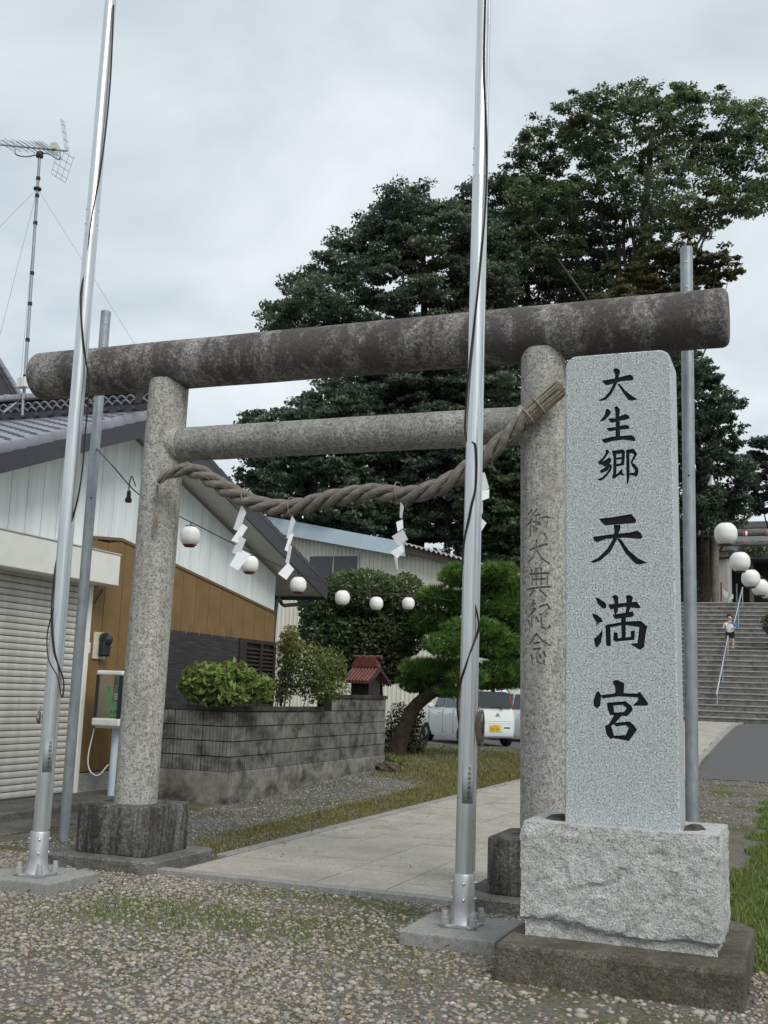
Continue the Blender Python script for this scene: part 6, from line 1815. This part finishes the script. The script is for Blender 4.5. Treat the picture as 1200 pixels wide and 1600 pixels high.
shrub('hedge_bush','dark green bush beside the stone parapet at the top of the steps',[(1065,870,20,40,1600),(1075,920,16,34,1300),(1055,830,22,40,1500),(1060,960,14,26,700)],43.0,0.07,(0.014,0.03,0.014),(0.05,0.085,0.035),(1062,985),5,0.5,0.4,3.0)
shrub('hedge_bush','green bush at the right edge of the steps',[(1212,975,22,18,700),(1225,990,22,16,500)],36.5,0.06,(0.03,0.05,0.018),(0.09,0.13,0.05),(1220,1010),4,0.5,0.4,3.0, zb=2.2)

# ------------------------------------------------------------------ child on the steps (one skinned body)
def skin_body(name, verts, edges, radii, mat, parent, root=0, sub=1):
    me = bpy.data.meshes.new(name); me.from_pydata(verts, edges, [])
    o = bpy.data.objects.new(name, me); COL.objects.link(o)
    bm = bmesh.new(); bm.from_mesh(me); ly = bm.verts.layers.skin.verify(); bm.verts.ensure_lookup_table()
    for i, v in enumerate(bm.verts):
        v[ly].radius = (radii[i],radii[i]) if np.isscalar(radii[i]) else radii[i]; v[ly].use_root = (i == root)
    bm.to_mesh(me); bm.free()
    o.modifiers.new('s','SKIN').use_smooth_shade = True
    sb = o.modifiers.new('u','SUBSURF'); sb.levels = sub; sb.render_levels = sub
    dg = bpy.context.evaluated_depsgraph_get(); nm = bpy.data.meshes.new_from_object(o.evaluated_get(dg)); bpy.data.objects.remove(o)
    nm.name = name; nm.polygons.foreach_set('use_smooth',[True]*len(nm.polygons)); nm.materials.clear(); nm.materials.append(mat)
    return share(name, nm, parent, (0,0,0))
ci = 12; cy_, cz_ = ext[ci]; cpx = onY(1141,1015,cy_+0.2)
kid = thing('person', (cpx.x, cy_+0.2, cz_), 'child in white and blue shirt and dark shorts walking down the steps', 'person')
kid.scale = (1.08,)*3
# facing the viewer (-y): right hand of the child is at -x
Vb = [(0,0,0.56),(0,0,0.70),(0,-0.01,0.84),(0,-0.01,0.90),(0,-0.015,0.97),(0,-0.015,1.05),
      (-0.065,0,0.52),(-0.07,-0.03,0.30),(-0.07,0.0,0.08),(-0.07,-0.08,0.03),
      (0.065,0,0.52),(0.075,-0.01,0.30),(0.07,0.03,0.08),(0.07,-0.05,0.03),
      (-0.12,0,0.82),(-0.19,-0.06,0.70),(-0.20,-0.16,0.66),(-0.20,-0.19,0.655),
      (0.12,0,0.82),(0.17,-0.05,0.70),(0.07,-0.16,0.66),(0.04,-0.18,0.66)]
Eb = [(0,1),(1,2),(2,3),(3,4),(4,5),(0,6),(6,7),(7,8),(8,9),(0,10),(10,11),(11,12),(12,13),(2,14),(14,15),(15,16),(16,17),(2,18),(18,19),(19,20),(20,21)]
Rb = [0.085,0.095,0.075,0.035,0.075,0.06,0.06,0.045,0.03,0.03,0.06,0.045,0.03,0.03,0.045,0.033,0.026,0.022,0.045,0.033,0.026,0.022]
skin_body('body', Vb, Eb, Rb, M['skin'], kid, 0, 2)
skin_body('shirt', [(0,0,0.52),(0,0,0.68),(0,0,0.83),(-0.125,0,0.815),(-0.165,-0.03,0.745),(0.11,0,0.815)], [(0,1),(1,2),(2,3),(3,4),(2,5)], [0.108,0.112,0.085,0.056,0.05,0.05], M['shirt_white'], kid, 1, 2)
skin_body('blue_sleeve', [(0.07,0,0.83),(0.125,0,0.82),(0.175,-0.03,0.735),(0.165,-0.07,0.69)], [(0,1),(1,2),(2,3)], [0.07,0.066,0.058,0.05], M['shirt_blue'], kid, 1, 2)
skin_body('shorts', [(0,0,0.55),(-0.066,0,0.50),(-0.072,-0.02,0.34),(0.066,0,0.50),(0.076,-0.01,0.34)], [(0,1),(1,2),(0,3),(3,4)], [0.095,0.078,0.07,0.078,0.07], M['shorts'], kid, 0, 2)
skin_body('hair', [(0,0.04,0.99),(0,0.03,1.05),(0,-0.02,1.09)], [(0,1),(1,2)], [0.085,0.10,0.075], M['hair'], kid, 0, 2)
skin_body('shoe', [(-0.07,0.02,0.03),(-0.07,-0.11,0.025)], [(0,1)], [0.035,0.03], M['hair'], kid, 0, 1)
skin_body('shoe', [(0.07,0.05,0.03),(0.07,-0.08,0.025)], [(0,1)], [0.035,0.03], M['hair'], kid, 0, 1)

# ------------------------------------------------------------------ loose ground cover
def blocked(x, y):
    b = np.zeros(len(x), bool)
    for (x0_,y0_,x1_,y1_) in ((-2.44,6.71,-1.79,7.41),(-5.89,6.84,-5.19,7.49),(-1.67,6.16,-0.34,7.43),(-6.15,7.96,-5.05,9.04),(-2.47,7.96,-1.36,9.04),(PX0,PY0,PX1,40),(-9.2,3,-8.14,13.1),(-8.15,3,-7.5,12.0)):
        b |= (x > x0_) & (x < x1_) & (y > y0_) & (y < y1_)
    return b
def field(x, y, s, seed):
    o = np.zeros(len(x)); r2_ = np.random.default_rng(seed)
    for k_ in range(7):
        a = r2_.uniform(0,6.28); f_ = s*(0.6+0.35*k_); ph = r2_.uniform(0,6.28)
        o += np.sin((x*np.cos(a)+y*np.sin(a))*f_+ph)/(1+0.3*k_)
    return o/3
def veg(x, y):     # 0..1 how grassy
    g_ = np.exp(-(((x+3.9)/1.2)**2+((y-6.7)/0.5)**2))*1.25 + np.exp(-(((x+2.2)/0.7)**2+((y-5.9)/0.4)**2))*0.6 + np.exp(-(((x+3.3)/1.3)**2+((y-7.75)/0.22)**2))*0.7
    g_ += np.where((x < PX0) & (x > PX0-0.75-0.02*(y-9)) & (y > 9.0), 0.95, 0)
    g_ += np.where((x > -0.62+0.22*field(x,y,4.0,51)) & (y > 7.1) & (y < 19+1.2*field(x,y,3.0,52)) | (x > 0.1) & (y > 6.7) & (y < 19), 1.15, 0)
    g_ += np.where((x > PX1) & (x < PX1+0.6) & (y > 9.0), 0.6, 0)
    g_ += np.where((y > 17.5) & (x < PX0) , 0.75, 0)
    return np.clip(g_ + 0.28*field(x,y,2.2,4), 0, 1)
ico = bmesh.new(); bmesh.ops.create_icosphere(ico, subdivisions=1, radius=1)
iv = np.array([v.co[:] for v in ico.verts]); ifc = [[v.index for v in f.verts] for f in ico.faces]; ico.free()
def pebbles(name, n, xr, yr, smin, smax, pal, label, keep):
    x = rng.uniform(*xr, n); y = rng.uniform(yr[0], yr[1], n)
    k_ = ~blocked(x,y) & keep(x,y) & ~((rng.random(n) < 0.92*np.exp(-(((x+0.95)/1.0)**2+((y-5.8)/0.45)**2))) & (smax < 0.04)) & ~((smax < 0.04) & (rng.random(n) < np.clip(0.55*field(x,y,1.5,31)+0.12,0,0.75))); x, y = x[k_], y[k_]; n = len(x)
    s = smin + (smax-smin)*rng.random(n)**1.7
    z = np.array([terrain(a,b) for a,b in zip(x,y)])
    sx = s*(0.8+0.5*rng.random(n)); sy = s*(0.7+0.4*rng.random(n)); sz = s*(0.4+0.3*rng.random(n))
    th = rng.uniform(0,2*math.pi,n); c_, s_ = np.cos(th), np.sin(th)
    base = iv[None]*(1+rng.uniform(-.12,.12,(n,len(iv),1)))
    P = base*np.stack([sx,sy,sz],1)[:,None]
    tx = rng.normal(0,.25,n)
    X = P[...,0]*c_[:,None]-P[...,1]*s_[:,None]; Yq = P[...,0]*s_[:,None]+P[...,1]*c_[:,None]; Zq = P[...,2]+X*tx[:,None]*0.5
    V = np.stack([X+x[:,None], Yq+y[:,None], Zq+(z+sz*rng.uniform(-0.1,0.55,n))[:,None]],-1)
    pal = np.array(pal); ci_ = rng.integers(0,len(pal),n); cols = pal[ci_]*(0.75+0.5*rng.random((n,1)))
    me = raw_mesh(name, V, len(iv), ifc, M['pebble'], cols, True)
    o = share(name, me, None, (0,0,0)); o['kind']='stuff'; o['label']=label; return o
PAL = [(c_[0]*0.75+0.10,c_[1]*0.75+0.09,c_[2]*0.75+0.072) for c_ in [(0.30,0.27,0.225),(0.35,0.32,0.28),(0.23,0.22,0.205),(0.40,0.36,0.30),(0.27,0.20,0.145),(0.16,0.165,0.175),(0.21,0.215,0.22),(0.45,0.43,0.39),(0.32,0.25,0.18)]]
GREY = [(0.19,0.19,0.19),(0.25,0.25,0.245),(0.14,0.14,0.145),(0.31,0.31,0.30),(0.22,0.21,0.195)]
pebbles('river_gravel', 53500, (-7.0,0.5), (3.9,8.4), 0.008, 0.021, PAL, 'rounded river gravel on the forecourt', lambda x,y: (rng.random(len(x)) > 0.62*veg(x,y)) & ~((x>-0.1)&(y>6.9)))
pebbles('river_gravel', 5000, (-9.5,4.0), (2.0,9.0), 0.010, 0.032, PAL, 'rounded river gravel at the forecourt margins', lambda x,y: ((x<-7.0)|(x>0.5)|(y<3.9)) & ~((x>0.6)&(y>6.9)))
pebbles('crushed_gravel', 15000, (-7.2,-5.1), (8.6,18.5), 0.008, 0.022, GREY, 'grey crushed gravel between the block wall and the path', lambda x,y: rng.random(len(x)) > 0.85*veg(x,y))
pebbles('crushed_gravel', 7000, (-2.3,1.5), (15,25.5), 0.010, 0.026, GREY+PAL[:3], 'grey gravel between lawn and asphalt', lambda x,y: (rng.random(len(x)) > 0.3+0.5*np.clip((x+1.0)/2,0,1)) )
# larger cobbles near the plinth
bigp = pebbles('loose_cobble', 46, (-2.6,0.6), (5.2,6.15), 0.024, 0.042, [(0.42,0.40,0.36),(0.33,0.31,0.29),(0.38,0.33,0.27)], 'larger pale pebbles scattered in front of the plinth', lambda x,y: x==x)
def grass(name, n, xr, yr, hmin, hmax, ca, cb, label, dens, wd=0.0035):
    x = rng.uniform(*xr,n); y = rng.uniform(*yr,n)
    k_ = ~blocked(x,y) & (rng.random(n) < dens(x,y)); x,y = x[k_],y[k_]; n = len(x)
    z = np.array([terrain(a,b) for a,b in zip(x,y)]); h = hmin+(hmax-hmin)*rng.random(n)**1.6
    th = rng.uniform(0,2*math.pi,n); ln = rng.uniform(0.1,0.75,n)*h; w_ = wd*(0.7+0.6*rng.random(n))
    dx_, dy_ = np.cos(th), np.sin(th); ph = rng.uniform(0,2*math.pi,n); ox, oy = np.cos(ph)*w_, np.sin(ph)*w_
    b = np.stack([x,y,z-0.004],1); side = np.stack([ox,oy,np.zeros(n)],1)
    mid = b + np.stack([dx_*ln*0.35,dy_*ln*0.35,h*0.6],1); tip = b + np.stack([dx_*ln,dy_*ln,h],1)
    V = np.stack([b-side,b+side,mid+side*0.75,tip,mid-side*0.75],1); f = rng.random((n,1))
    me = raw_mesh(name, V, 5, [(0,1,2,3,4)], M['grass'], np.array(ca)*(1-f)+np.array(cb)*f)
    o = share(name, me, None, (0,0,0)); o['kind']='stuff'; o['label']=label
grass('lawn_grass', 95000, (-0.9,1.4), (6.8,20), 0.03, 0.09, (0.10,0.145,0.035), (0.26,0.33,0.09), 'short green grass beside the name stone', lambda x,y: np.clip(veg(x,y)-0.35+0.25*field(x,y,3.1,9),0,1)*1.2, 0.0045)
grass('sparse_grass', 52000, (-6.5,0.2), (4.8,8.05), 0.015, 0.05, (0.11,0.16,0.035), (0.28,0.34,0.11), 'thin grass growing through the gravel', lambda x,y: np.clip(veg(x,y)-0.15,0,1)**1.3, 0.003)
grass('verge_grass', 52000, (-7.0,-5.05), (9.0,27), 0.02, 0.07, (0.11,0.125,0.03), (0.33,0.28,0.11), 'dry mossy grass along the path edge', lambda x,y: np.clip(veg(x,y),0,1)**1.6, 0.0045)
grass('garden_grass', 22000, (-14,-5.1), (18,29), 0.03, 0.10, (0.09,0.11,0.027), (0.26,0.25,0.085), 'patchy grass beyond the block wall', lambda x,y: np.where(x<PX0,0.8,0), 0.008)
n = 420
x = np.concatenate([rng.normal(PX0+0.1,0.35,200), rng.uniform(PX0,PX1,90), rng.uniform(-6.5,0,130)]); y = np.concatenate([rng.uniform(9,24,200), rng.uniform(8.3,24,90), rng.uniform(4.4,8.0,130)])
z = np.array([terrain(a,b) for a,b in zip(x,y)]) + np.where((x>PX0)&(x<PX1)&(y>PY0),0.055,0.03)
C = np.stack([x,y,z],1); t = unit(np.stack([rng.normal(size=n),rng.normal(size=n),rng.normal(0,0.25,n)],1)); b = unit(np.cross(np.array((0,0,1.0)),t)); s = 0.022*(0.6+0.8*rng.random((n,1)))
f = rng.random((n,1)); V = np.stack([C-t*s,C+b*s*0.5+np.array((0,0,0.004)),C+t*s,C-b*s*0.5],1)
o = share('fallen_leaves', raw_mesh('fallen_leaves', V, 4, [(0,1,2,3)], M['leaf'], np.array((0.10,0.06,0.028))*(1-f)+np.array((0.30,0.22,0.09))*f), None, (0,0,0)); o['kind'] = 'stuff'; o['label'] = 'dry fallen leaves scattered on path and gravel'
